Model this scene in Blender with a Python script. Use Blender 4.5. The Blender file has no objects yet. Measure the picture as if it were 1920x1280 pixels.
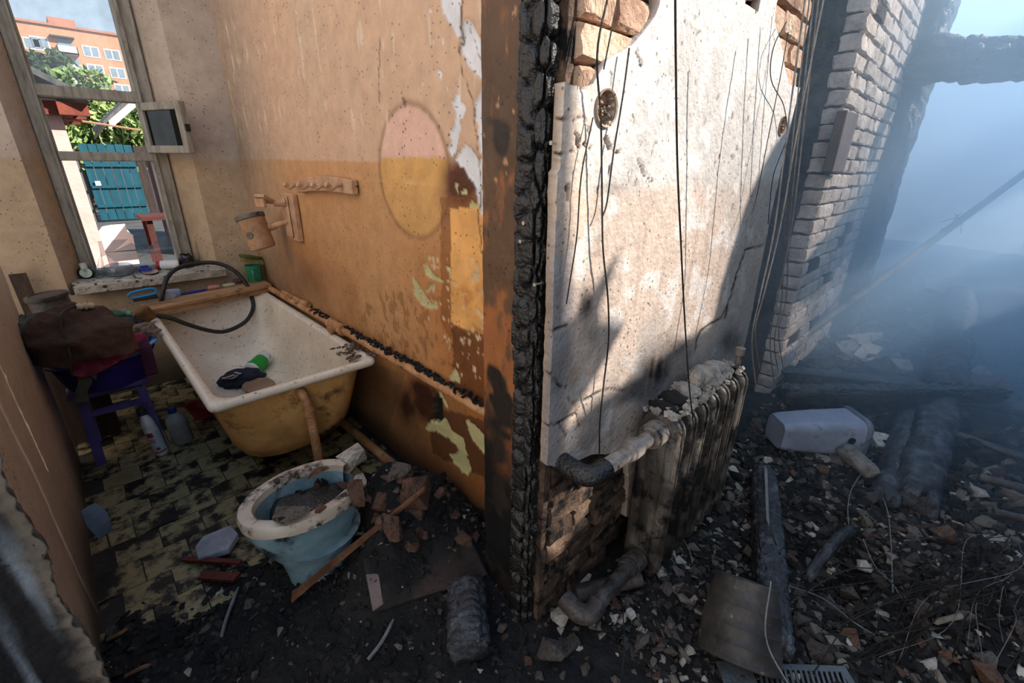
import bpy, bmesh, math, random
import numpy as np
from mathutils import Vector, Matrix

# ------------------------------------------------------------------ camera
SC = bpy.context.scene
COL = SC.collection
F, CX, CY = 840.0, 960.0, 640.0                     # focal length in pixels of the 1920 x 1280 frame
CAM = np.array([0.0, 0.0, 1.5])
_d = np.array([925 - CX, 2750 - CY, F]); _d /= np.linalg.norm(_d)
_y = np.array([88 - CX, 300 - CY, F]); _y -= _d * (_y @ _d); _y /= np.linalg.norm(_y)
_u = -_d; _x = np.cross(_y, _u)
RW = np.stack([_x, _y, _u])                          # world = RW @ (right, down, forward)
cd = bpy.data.cameras.new('camera'); cam = bpy.data.objects.new('camera', cd); COL.objects.link(cam)
cd.sensor_width = 36; cd.sensor_fit = 'HORIZONTAL'; cd.lens = F / 1920 * 36; cd.clip_start = .02; cd.clip_end = 400
_r, _dn, _f = RW[:, 0], RW[:, 1], RW[:, 2]
cam.matrix_world = Matrix(((_r[0], -_dn[0], -_f[0], CAM[0]), (_r[1], -_dn[1], -_f[1], CAM[1]), (_r[2], -_dn[2], -_f[2], CAM[2]), (0, 0, 0, 1)))
SC.camera = cam

# ------------------------------------------------------------------ light
SUN = np.array([-.8, 1.0, -.88])                     # the way the sunlight travels
W = bpy.data.worlds.new('sky'); SC.world = W; W.use_nodes = True
wn = W.node_tree; wn.nodes.clear()
_o = wn.nodes.new('ShaderNodeOutputWorld'); _b = wn.nodes.new('ShaderNodeBackground')
_tc = wn.nodes.new('ShaderNodeTexCoord'); _sx = wn.nodes.new('ShaderNodeSeparateXYZ'); _rp = wn.nodes.new('ShaderNodeValToRGB')
wn.links.new(_tc.outputs['Generated'], _sx.inputs[0]); wn.links.new(_sx.outputs[2], _rp.inputs[0])
_e = _rp.color_ramp.elements; _e[0].position = .0; _e[0].color = (.84, .90, .95, 1); _e[1].position = .75; _e[1].color = (.36, .56, .86, 1); _e.new(.25).color = (.62, .77, .93, 1)
_b.inputs[1].default_value = 1.0
wn.links.new(_rp.outputs[0], _b.inputs[0]); wn.links.new(_b.outputs[0], _o.inputs[0])
sl = bpy.data.lights.new('sun', 'SUN'); sl.energy = 9.0; sl.angle = .009; sl.color = (1, .92, .83)
so = bpy.data.objects.new('sun', sl); COL.objects.link(so); so.location = (6, -8, 8)
so.rotation_euler = Vector(SUN).to_track_quat('-Z', 'Y').to_euler()
vs = SC.view_settings; vs.view_transform = 'Standard'; vs.look = 'None'; vs.gamma = 1; vs.exposure = 0.3; vs.use_curve_mapping = False
SC.cycles.volume_step_rate = 1.5; SC.cycles.max_bounces = 6; SC.cycles.volume_bounces = 3
SC.cycles.caustics_reflective = False; SC.cycles.caustics_refractive = False

# ------------------------------------------------------------------ helpers
def ray(px, py): return RW @ np.array([px - CX, py - CY, F])
def X_(px, py, x): r = ray(px, py); return CAM + r * ((x - CAM[0]) / r[0])
def Y_(px, py, y): r = ray(px, py); return CAM + r * ((y - CAM[1]) / r[1])
def Z_(px, py, z): r = ray(px, py); return CAM + r * ((z - CAM[2]) / r[2])
def proj(P):
    c = (np.asarray(P, float) - CAM) @ RW
    return np.stack([CX + F * c[:, 0] / c[:, 2], CY + F * c[:, 1] / c[:, 2]], 1)
def zc(ox, oy, s, pts): return np.array([(ox + a / s, oy + b / s) for a, b in pts])
RS = np.random.RandomState(5)
_TAB = np.random.RandomState(3).rand(65536)
def vnoise(P):
    P = np.asarray(P, float); I = np.floor(P).astype(np.int64); f = P - I; f = f * f * (3 - 2 * f)
    def h(a, b, c): return _TAB[(a * 73856093 ^ b * 19349663 ^ c * 83492791) & 65535]
    i, j, k = I[:, 0], I[:, 1], I[:, 2]; u, v, w = f[:, 0], f[:, 1], f[:, 2]
    L = lambda a, b, t: a + (b - a) * t
    return L(L(L(h(i, j, k), h(i + 1, j, k), u), L(h(i, j + 1, k), h(i + 1, j + 1, k), u), v),
             L(L(h(i, j, k + 1), h(i + 1, j, k + 1), u), L(h(i, j + 1, k + 1), h(i + 1, j + 1, k + 1), u), v), w)
def fbm(P, s=1.0, o=4):
    P = np.asarray(P, float) * s; r = 0; a = .5; t = 0
    for _ in range(o): r = r + a * vnoise(P); t += a; a *= .5; P = P * 2.03 + 17.1
    return r / t
def sstep(a, b, x): t = np.clip((x - a) / (b - a), 0, 1); return t * t * (3 - 2 * t)
def inpoly(Q, poly):
    poly = np.asarray(poly, float); x, y = Q[:, 0], Q[:, 1]; r = np.zeros(len(Q), bool)
    for (x1, y1), (x2, y2) in zip(poly, np.roll(poly, -1, 0)):
        if y1 == y2: continue
        c = ((y1 > y) != (y2 > y)) & (x < (x2 - x1) * (y - y1) / (y2 - y1) + x1); r ^= c
    return r
def dline(Q, pts):
    r = np.full(len(Q), 1e9); pts = np.asarray(pts, float)
    for a, b in zip(pts[:-1], pts[1:]):
        d = b - a; t = np.clip(((Q - a) @ d) / (d @ d + 1e-12), 0, 1); r = np.minimum(r, np.linalg.norm(Q - a - t[:, None] * d, axis=1))
    return r
def voro(u, v, wrapv=None, jit=.38, seed=0):
    U = np.floor(u).astype(np.int64); V = np.floor(v).astype(np.int64); f1 = np.full(u.shape, 9.); f2 = np.full(u.shape, 9.)
    for a in (-1, 0, 1):
        for b in (-1, 0, 1):
            i = U + a; j = V + b; jj = j % wrapv if wrapv else j
            r1 = _TAB[(i * 73856093 ^ jj * 19349663 ^ (seed + 1) * 7919) & 65535]; r2 = _TAB[(i * 83492791 ^ jj * 2971215 ^ (seed + 5) * 104729) & 65535]
            off = (j % 2) * .45
            d = np.maximum(np.abs(i + .5 + off * 0 + jit * (r1 * 2 - 1) - u), np.abs(j + .5 + jit * (r2 * 2 - 1) - v) ) * .6 + .4 * np.hypot(i + .5 + jit * (r1 * 2 - 1) - u, j + .5 + jit * (r2 * 2 - 1) - v)
            m = d < f1; f2 = np.where(m, f1, np.minimum(f2, d)); f1 = np.where(m, d, f1)
    return f2 - f1
def lin(c):
    c = np.asarray(c, float) / 255.; return np.where(c <= .04045, c / 12.92, ((c + .055) / 1.055) ** 2.4)
def lin4(c): return (*lin(c), 1.0)

# materials -----------------------------------------------------------
MATS = {}
def M(name, cols, rough=.75, scale=6, bump=.25, bscale=45, metal=0, soot=0, sscale=30, attr=False, spec=.4, objvar=0, stretch=None, alpha=None, trans=0, speck=38, sootcol=(14, 13, 13)):
    if name in MATS: return MATS[name]
    m = bpy.data.materials.new(name); m.use_nodes = True; n = m.node_tree.nodes; l = m.node_tree.links; b = n['Principled BSDF']
    tc = n.new('ShaderNodeTexCoord'); vec = tc.outputs['Object']
    if stretch:
        mp = n.new('ShaderNodeMapping'); mp.inputs['Scale'].default_value = stretch; l.new(vec, mp.inputs[0]); vec = mp.outputs[0]
    if objvar:
        oi = n.new('ShaderNodeObjectInfo'); va = n.new('ShaderNodeVectorMath'); va.operation = 'MULTIPLY_ADD'
        l.new(oi.outputs['Random'], va.inputs[0]); va.inputs[1].default_value = (97, 61, 37); l.new(vec, va.inputs[2]); vec = va.outputs[0]
    nz = n.new('ShaderNodeTexNoise'); nz.inputs['Scale'].default_value = scale; nz.inputs['Detail'].default_value = 6; nz.inputs['Roughness'].default_value = .65
    l.new(vec, nz.inputs['Vector'])
    def mix(f, a, c, mode='MIX'):
        x = n.new('ShaderNodeMix'); x.data_type = 'RGBA'; x.blend_type = mode
        for s, v in ((0, f), (6, a), (7, c)):
            if hasattr(v, 'is_output'): l.new(v, x.inputs[s])
            else: x.inputs[s].default_value = v
        return x.outputs[2]
    def ramp(src, stops):
        r = n.new('ShaderNodeValToRGB'); e = r.color_ramp.elements
        while len(e) < len(stops): e.new(.5)
        for k, (p, c) in enumerate(stops): e[k].position = p; e[k].color = c if len(c) == 4 else (*c, 1)
        l.new(src, r.inputs[0]); return r.outputs[0]
    if attr:
        at = n.new('ShaderNodeAttribute'); at.attribute_name = 'Col'
        g = ramp(nz.outputs[0], [(.25, (.78, .78, .78, 1)), (.75, (1.12, 1.12, 1.12, 1))])
        col = mix(1.0, at.outputs[0], g, 'MULTIPLY')
        vz = n.new('ShaderNodeTexVoronoi'); vz.inputs['Scale'].default_value = speck; l.new(tc.outputs['Object'], vz.inputs[0]); wn2 = n.new('ShaderNodeTexNoise'); wn2.inputs['Scale'].default_value = 5; l.new(tc.outputs['Object'], wn2.inputs[0])
        sb = n.new('ShaderNodeMath'); sb.operation = 'MULTIPLY'; l.new(wn2.outputs[0], sb.inputs[0]); sb.inputs[1].default_value = .28; lt = n.new('ShaderNodeMath'); lt.operation = 'LESS_THAN'; l.new(vz.outputs['Distance'], lt.inputs[0]); l.new(sb.outputs[0], lt.inputs[1])
        col = mix(lt.outputs[0], col, mix(.6, col, (.01, .009, .008, 1)))
    else:
        k = len(cols); col = ramp(nz.outputs[0], [(.32 + .36 * i / max(1, k - 1), lin4(c)) for i, c in enumerate(cols)]) if k > 1 else None
        if col is None: col = mix(.0, lin4(cols[0]), lin4(cols[0]))
    if objvar:
        hv = n.new('ShaderNodeHueSaturation'); mr = n.new('ShaderNodeMapRange'); l.new(oi.outputs['Random'], mr.inputs[0])
        mr.inputs[3].default_value = 1 - objvar; mr.inputs[4].default_value = 1 + objvar; l.new(mr.outputs[0], hv.inputs['Value'])
        l.new(col, hv.inputs['Color']); col = hv.outputs[0]
    if soot:
        n2 = n.new('ShaderNodeTexNoise'); n2.inputs['Scale'].default_value = sscale; n2.inputs['Detail'].default_value = 8; n2.inputs['Roughness'].default_value = .7
        l.new(vec if objvar else tc.outputs['Object'], n2.inputs['Vector'])
        t = .78 - .5 * soot
        s = ramp(n2.outputs[0], [(t - .05, (0, 0, 0, 1)), (t + .06, (1, 1, 1, 1))])
        col = mix(s, col, lin4(sootcol))
    l.new(col, b.inputs['Base Color'])
    b.inputs['Roughness'].default_value = rough; b.inputs['Metallic'].default_value = metal; b.inputs['Specular IOR Level'].default_value = spec
    if trans: b.inputs['Transmission Weight'].default_value = trans
    if alpha is not None: b.inputs['Alpha'].default_value = alpha
    if bump:
        n3 = n.new('ShaderNodeTexNoise'); n3.inputs['Scale'].default_value = bscale; n3.inputs['Detail'].default_value = 5
        l.new(vec, n3.inputs['Vector'])
        bp = n.new('ShaderNodeBump'); bp.inputs['Strength'].default_value = bump; bp.inputs['Distance'].default_value = .02
        l.new(n3.outputs[0], bp.inputs['Height']); l.new(bp.outputs[0], b.inputs['Normal'])
    MATS[name] = m; return m

# mesh primitives: every one gives (verts, faces) in world coordinates ------
def box(c, s, rot=None):
    s = np.asarray(s, float) / 2; v = np.array([(a, b, d) for a in (-1, 1) for b in (-1, 1) for d in (-1, 1)]) * s
    if rot is not None: v = v @ np.array(rot).T
    return v + np.asarray(c, float), [(0, 1, 3, 2), (4, 6, 7, 5), (0, 4, 5, 1), (2, 3, 7, 6), (0, 2, 6, 4), (1, 5, 7, 3)]
def bb(x0, x1, y0, y1, z0, z1): return box(((x0 + x1) / 2, (y0 + y1) / 2, (z0 + z1) / 2), (x1 - x0, y1 - y0, z1 - z0))
def loft(rings, cap0=False, cap1=False, closed=True):
    n = len(rings[0]); v = np.concatenate([np.asarray(r, float) for r in rings]); f = []
    for i in range(len(rings) - 1):
        for j in range(n if closed else n - 1):
            k = (j + 1) % n; f.append((i * n + j, i * n + k, (i + 1) * n + k, (i + 1) * n + j))
    if cap0: f.append(tuple(range(n - 1, -1, -1)))
    if cap1: f.append(tuple((len(rings) - 1) * n + j for j in range(n)))
    return v, f
def frame_of(t):
    t = np.asarray(t, float); t = t / np.linalg.norm(t); a = np.array([0, 0, 1.]) if abs(t[2]) < .9 else np.array([1., 0, 0])
    b = np.cross(t, a); b /= np.linalg.norm(b); return t, b, np.cross(b, t)
def smooth_path(P, k=6):
    P = np.asarray(P, float); Q = np.vstack([2 * P[0] - P[1], P, 2 * P[-1] - P[-2]]); out = []
    for i in range(1, len(Q) - 2):
        for t in np.linspace(0, 1, k, endpoint=False):
            a, b, c, d = Q[i - 1], Q[i], Q[i + 1], Q[i + 2]
            out.append(.5 * ((2 * b) + (c - a) * t + (2 * a - 5 * b + 4 * c - d) * t * t + (3 * b - a - 3 * c + d) * t ** 3))
    out.append(P[-1]); return np.array(out)
def tube(P, r, n=10, cap=True):
    P = np.asarray(P, float); R = np.broadcast_to(np.asarray(r, float), (len(P),)); rings = []; up = None
    for i in range(len(P)):
        t = P[min(i + 1, len(P) - 1)] - P[max(i - 1, 0)]; t = t / (np.linalg.norm(t) + 1e-9)
        if up is None: _, b, c = frame_of(t)
        else:
            b = up - t * (up @ t); b /= np.linalg.norm(b) + 1e-9; c = np.cross(b, t)
        up = b; a = np.linspace(0, 2 * np.pi, n, endpoint=False)
        rings.append(P[i] + R[i] * (np.cos(a)[:, None] * b + np.sin(a)[:, None] * c))
    return loft(rings, cap, cap)
def lathe(prof, O, axis=(0, 0, 1), n=24, sx=1, sy=1, cap0=True, cap1=True):
    t, b, c = frame_of(axis); a = np.linspace(0, 2 * np.pi, n, endpoint=False)
    return loft([np.asarray(O) + t * h + r * (sx * np.cos(a)[:, None] * b + sy * np.sin(a)[:, None] * c) for r, h in prof], cap0, cap1)
def prism(poly, D):
    P = np.asarray(poly, float); return loft([P, P + np.asarray(D, float)], True, True)
def join(*parts):
    V = []; Fs = []; o = 0
    for v, f in parts: V.append(np.asarray(v)); Fs += [tuple(i + o for i in q) for q in f]; o += len(v)
    return np.concatenate(V), Fs
def rrect(x0, x1, y0, y1, r, z, k=6):
    out = []
    for cx, cy, a0 in ((x1 - r, y1 - r, 0), (x0 + r, y1 - r, 90), (x0 + r, y0 + r, 180), (x1 - r, y0 + r, 270)):
        for a in np.radians(np.linspace(a0, a0 + 90, k)): out.append((cx + r * math.cos(a), cy + r * math.sin(a), z))
    return np.array(out)

def mesh_of(name, v, f, mat, smooth=None, col=None):
    me = bpy.data.meshes.new(name); me.from_pydata(np.asarray(v).tolist(), [], f if isinstance(f, list) else f.tolist())
    if mat: me.materials.append(mat)
    if col is not None:
        at = me.color_attributes.new('Col', 'FLOAT_COLOR', 'POINT'); c = np.ones((len(v), 4), np.float32); c[:, :3] = col; at.data.foreach_set('color', c.ravel())
    if smooth is not None:
        me.shade_smooth()
        if smooth < 180: me.set_sharp_from_angle(angle=math.radians(smooth))
    me.update(); return me
def fixn(me):
    bm = bmesh.new(); bm.from_mesh(me); bmesh.ops.recalc_face_normals(bm, faces=bm.faces); bm.to_mesh(me); bm.free()
def tag(o, label=None, cat=None, group=None, kind=None):
    if label: o['label'] = label
    if cat: o['category'] = cat
    if group: o['group'] = group
    if kind: o['kind'] = kind
    return o
def worldloc(o):
    p = np.zeros(3)
    while o: p = p + np.array(o.location); o = o.parent
    return p
def ob(name, vf, mat, parent=None, label=None, cat=None, group=None, kind=None, smooth=40, col=None, bevel=0, fix=True):
    v, f = vf; v = np.asarray(v, float)
    org = worldloc(parent) if parent else np.array([(v[:, 0].min() + v[:, 0].max()) / 2, (v[:, 1].min() + v[:, 1].max()) / 2, v[:, 2].min()])
    me = mesh_of(name, v - org, f, mat, smooth, col)
    if fix: fixn(me)
    o = bpy.data.objects.new(name, me); COL.objects.link(o)
    if parent: o.parent = parent
    else: o.location = org
    if bevel:
        b = o.modifiers.new('bevel', 'BEVEL'); b.width = bevel; b.segments = 2; b.limit_method = 'ANGLE'
    return tag(o, label, cat, group, kind)
def root(name, loc, label=None, cat=None, group=None, kind=None):
    o = bpy.data.objects.new(name, None); COL.objects.link(o); o.location = loc; o.empty_display_size = .05
    return tag(o, label, cat, group, kind)
def inst(name, me, loc, rot, scale, parent=None, **k):
    o = bpy.data.objects.new(name, me); COL.objects.link(o)
    if parent: o.parent = parent; o.location = np.asarray(loc) - worldloc(parent)
    else: o.location = loc
    o.rotation_euler = rot; o.scale = scale if hasattr(scale, '__len__') else (scale,) * 3
    return tag(o, **k)
def gridsheet(us, vs, fn, mask=None, thick=0, N=None):
    """fn maps (u,v) arrays to Nx3; keeps the cells whose centre passes mask(uc,vc)."""
    U, V = np.meshgrid(us, vs, indexing='ij'); P = fn(U.ravel(), V.ravel()); nu, nv = len(us), len(vs)
    i, j = np.meshgrid(np.arange(nu - 1), np.arange(nv - 1), indexing='ij'); a = (i * nv + j).ravel()
    Q = np.stack([a, a + nv, a + nv + 1, a + 1], 1)
    if mask is not None:
        uc = ((U[:-1, :-1] + U[1:, 1:]) / 2).ravel(); vc = ((V[:-1, :-1] + V[1:, 1:]) / 2).ravel(); Q = Q[mask(uc, vc)]
    used = np.unique(Q); mp = np.full(nu * nv, -1); mp[used] = np.arange(len(used)); Q = mp[Q]; P = P[used]; uv = np.stack([U.ravel()[used], V.ravel()[used]], 1)
    if thick:
        E = np.concatenate([Q[:, [k, (k + 1) % 4]] for k in range(4)]); key = np.sort(E, 1); kk = key[:, 0] * len(P) + key[:, 1]
        _, idx, cnt = np.unique(kk, return_index=True, return_counts=True); B = E[idx[cnt == 1]]
        n0 = len(P); bv = np.unique(B); mp2 = {int(x): n0 + t for t, x in enumerate(bv)}
        P = np.concatenate([P, P[bv] - np.asarray(N) * thick]); uv = np.concatenate([uv, uv[bv]])
        side = [(int(b), int(a), mp2[int(a)], mp2[int(b)]) for a, b in B]
        return P, [tuple(q) for q in Q.tolist()] + side, uv
    return P, [tuple(q) for q in Q.tolist()], uv
def charred(name, p0, p1, w, h, mat, su=.06, nv=10, depth=.012, seed=0, up=None, taper=(1, 1), bend=0, square=.6, res=.012, m=48, rag=.03, fine=.25, warp=2.2, **k):
    """A burnt timber: a rounded bar split into char blocks by cross and length cracks."""
    p0 = np.asarray(p0, float); p1 = np.asarray(p1, float); L = np.linalg.norm(p1 - p0); t, b, c = frame_of(p1 - p0)
    if up is not None:
        c = np.asarray(up, float); c = c - t * (c @ t); c /= np.linalg.norm(c); b = np.cross(t, c)
    n = max(6, int(L / res)); s = np.linspace(0, 1, n); a = np.linspace(0, 2 * np.pi, m, endpoint=False)
    S, A = np.meshgrid(s, a, indexing='ij'); q = np.abs(np.cos(A)) ** (1 / (1 + square)) , np.abs(np.sin(A)) ** (1 / (1 + square))
    ca, sa = np.sign(np.cos(A)) * q[0], np.sign(np.sin(A)) * q[1]
    nz = fbm(np.stack([S.ravel() * L * 6 + seed * 7, np.cos(A).ravel() * 1.5 + 9, np.sin(A).ravel() * 1.5 + seed], 1)).reshape(S.shape)
    hh = voro((S * L / su + (nz - .5) * warp), A / (2 * np.pi) * nv, nv, seed=seed); h2 = voro(S * L / su * 2.3 + (nz - .5) * 3, A / (2 * np.pi) * nv * 2, nv * 2, seed=seed + 7); hgt = np.clip(hh / .28, 0, 1) ** .6 * (1 - fine) + np.clip(h2 / .25, 0, 1) ** .6 * fine
    tp = taper[0] + (taper[1] - taper[0]) * S; end = np.clip(np.minimum(S, 1 - S) * L / .03, 0, 1) ** .4 * .25 + .75
    wob = .8 + .4 * nz; off = (hgt - 1) * depth
    mid = p0 + S[..., None] * (p1 - p0) + c * (bend * np.sin(np.pi * S))[..., None] + t * ((S - .5) * 2 * rag * (nz - .5) * 2)[..., None] * (np.abs(S - .5) * 2)[..., None] ** 8
    P = mid + (ca * (w / 2 * tp * end * wob + off))[..., None] * b + (sa * (h / 2 * tp * end * wob + off))[..., None] * c
    return ob(name, loft(list(P), True, True), mat, smooth=60, **k)

# ------------------------------------------------------------------ shared materials
TAN = M('tan_paint', [], rough=.55, attr=True, scale=14, bump=.12, bscale=60)
LITP = M('pale_plaster', [], rough=.85, attr=True, scale=30, bump=.35, bscale=70, spec=.2)
CHAR = M('charred_wood', [(9, 8, 8), (22, 20, 19), (38, 36, 36)], rough=.42, scale=18, bump=.5, bscale=90, spec=.6)
CHARB = M('charred_wood_ashen', [(20, 20, 22), (46, 46, 50), (88, 92, 98)], rough=.55, scale=14, bump=.5, bscale=80, spec=.5)
BRICK = M('smoked_brick', [(122, 94, 78), (170, 140, 119), (196, 175, 153)], rough=.9, scale=9, bump=.6, bscale=60, objvar=.18, soot=.18, sscale=14, spec=.2)
BRICKD = M('sooty_brick', [(40, 35, 32), (78, 62, 52), (116, 96, 80)], rough=.9, scale=7, bump=.6, bscale=60, objvar=.3, soot=.5, sscale=9, spec=.2)
BRICKP = M('pale_brick', [(142, 126, 116), (180, 165, 153), (200, 189, 178)], rough=.9, scale=9, bump=.6, bscale=60, objvar=.14, soot=.12, sscale=14, spec=.2)
MORTAR = M('mortar', [(88, 78, 70), (140, 126, 112)], rough=.95, scale=16, bump=.7, bscale=50, soot=.3)
MORTARD = M('sooty_mortar', [(30, 27, 25), (74, 66, 58)], rough=.95, scale=16, bump=.7, bscale=50, soot=.3)
FRAMEW = M('old_white_frame_paint', [(112, 104, 92), (150, 142, 128), (168, 160, 146)], rough=.6, scale=9, bump=.3, bscale=40, soot=.22, sscale=22, stretch=(3, 3, .6), sootcol=(50, 44, 38))
GLASSD = None
def glass(name, tint, rough=.02, dirt=.25, dcol=(205, 212, 216), gloss=.12, dscale=14):
    m = bpy.data.materials.new(name); m.use_nodes = True; n = m.node_tree.nodes; l = m.node_tree.links; n.clear()
    o = n.new('ShaderNodeOutputMaterial'); tr = n.new('ShaderNodeBsdfTransparent'); gl = n.new('ShaderNodeBsdfGlossy'); df = n.new('ShaderNodeBsdfDiffuse')
    tl = n.new('ShaderNodeBsdfTranslucent'); tr.inputs[0].default_value = lin4(tint); gl.inputs['Roughness'].default_value = rough
    df.inputs[0].default_value = lin4(dcol); tl.inputs[0].default_value = lin4(dcol)
    tc = n.new('ShaderNodeTexCoord'); nz = n.new('ShaderNodeTexNoise'); nz.inputs['Scale'].default_value = dscale; nz.inputs['Detail'].default_value = 8; l.new(tc.outputs['Object'], nz.inputs[0])
    mr = n.new('ShaderNodeMapRange'); mr.inputs[1].default_value = .35; mr.inputs[2].default_value = .7; mr.inputs[3].default_value = dirt * .5; mr.inputs[4].default_value = dirt * 1.6; l.new(nz.outputs[0], mr.inputs[0])
    a1 = n.new('ShaderNodeMixShader'); a1.inputs[0].default_value = .5; l.new(df.outputs[0], a1.inputs[1]); l.new(tl.outputs[0], a1.inputs[2])
    a2 = n.new('ShaderNodeMixShader'); a2.inputs[0].default_value = gloss; l.new(tr.outputs[0], a2.inputs[1]); l.new(gl.outputs[0], a2.inputs[2])
    a3 = n.new('ShaderNodeMixShader'); l.new(mr.outputs[0], a3.inputs[0]); l.new(a2.outputs[0], a3.inputs[1]); l.new(a1.outputs[0], a3.inputs[2]); l.new(a3.outputs[0], o.inputs[0])
    return m
GLASSD = glass('grimy_glass', (246, 250, 252), dirt=.12, gloss=.04)
GLASSV = glass('foliage_tint_vent_glass', (70, 74, 52), dirt=.22, dcol=(52, 56, 36), gloss=.08)  # dark green tint paints in the foliage reflected by the vent pane
GLASSC = glass('clear_glass', (235, 240, 242), dirt=.08, gloss=.12)

# ------------------------------------------------------------------ tan partition wall (plane x = TX)
TX, LY, YW = .98, .68, 3.78                          # tan wall, sunlit wall, window wall
us = np.concatenate([np.arange(.93, 1.9, .0065), np.arange(1.9, 3.79, .011)])
zs = np.concatenate([np.arange(-.1, 2.42, .0085), np.arange(2.5, 3.75, .15)])
sA = lambda p: zc(680, 0, 2.4625, p)
sB = lambda p: zc(680, 480, 3.0475, p)
WHITE = [sA(p) for p in (
    [(360, 0), (370, 60), (400, 100), (430, 160), (450, 170), (445, 60), (450, 0), (455, -60), (350, -60)],
    [(455, 110), (450, 190), (460, 260), (500, 320), (550, 365), (556, 200), (520, 130), (480, 90), (460, 95)],
    [(440, 410), (425, 440), (405, 480), (430, 510), (425, 580), (400, 610), (410, 650), (395, 690), (410, 720), (430, 700), (440, 640), (460, 600), (450, 560), (475, 520), (470, 480), (445, 470)],
    [(480, 660), (455, 690), (440, 720), (430, 740), (465, 780), (490, 820), (520, 850), (530, 930), (555, 1000), (565, 1005), (564, 700), (540, 740), (510, 700)],
    [(552, 405), (530, 440), (510, 490), (525, 560), (530, 640), (545, 700), (566, 720), (566, 500)],
    [(350, 315), (348, 340), (360, 370), (368, 340)], [(315, 180), (325, 200), (330, 185)], [(370, 180), (362, 200), (368, 212), (375, 190)],
    [(275, 380), (280, 400), (284, 392)], [(380, 395), (384, 415), (388, 400)], [(305, 50), (310, 60), (318, 48)])]
GREEN = [sA(p) for p in ([(425, 840), (430, 880), (440, 905), (440, 850)], [(465, 870), (450, 900), (485, 890), (480, 865)], [(500, 930), (490, 950), (520, 965), (540, 950)])] + \
        [sB(p) for p in ([(280, 100), (300, 220), (330, 275), (385, 300), (425, 305), (425, 260), (405, 250), (390, 270), (350, 215), (320, 160)],
    [(345, 50), (360, 110), (400, 130), (450, 165), (460, 140), (420, 125), (390, 90), (365, 45)], [(360, 210), (380, 170), (410, 150), (410, 180), (370, 210)],
    [(480, 55), (485, 90), (500, 95), (497, 60)], [(475, 130), (480, 150), (500, 145), (498, 125)], [(495, 690), (510, 710), (550, 730), (560, 700), (530, 645), (505, 665)],
    [(350, 980), (370, 1005), (420, 1000), (480, 1040), (540, 1090), (560, 1150), (600, 1140), (570, 1050), (500, 980), (470, 920), (430, 950), (380, 950)],
    [(585, 940), (600, 1000), (640, 1070), (680, 1120), (712, 1130), (712, 1050), (660, 990), (600, 935)],
    [(490, 1130), (520, 1180), (560, 1230), (600, 1250), (620, 1200), (590, 1140), (540, 1120)], [(430, 780), (470, 860), (490, 870), (470, 820), (445, 770)])]
HOLE = sB([(405, 760), (402, 900), (385, 945), (430, 955), (462, 925), (450, 850), (430, 780)])
CABINET = np.array([(845, 392), (915, 384), (915, 640), (862, 618), (846, 600)])
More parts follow.
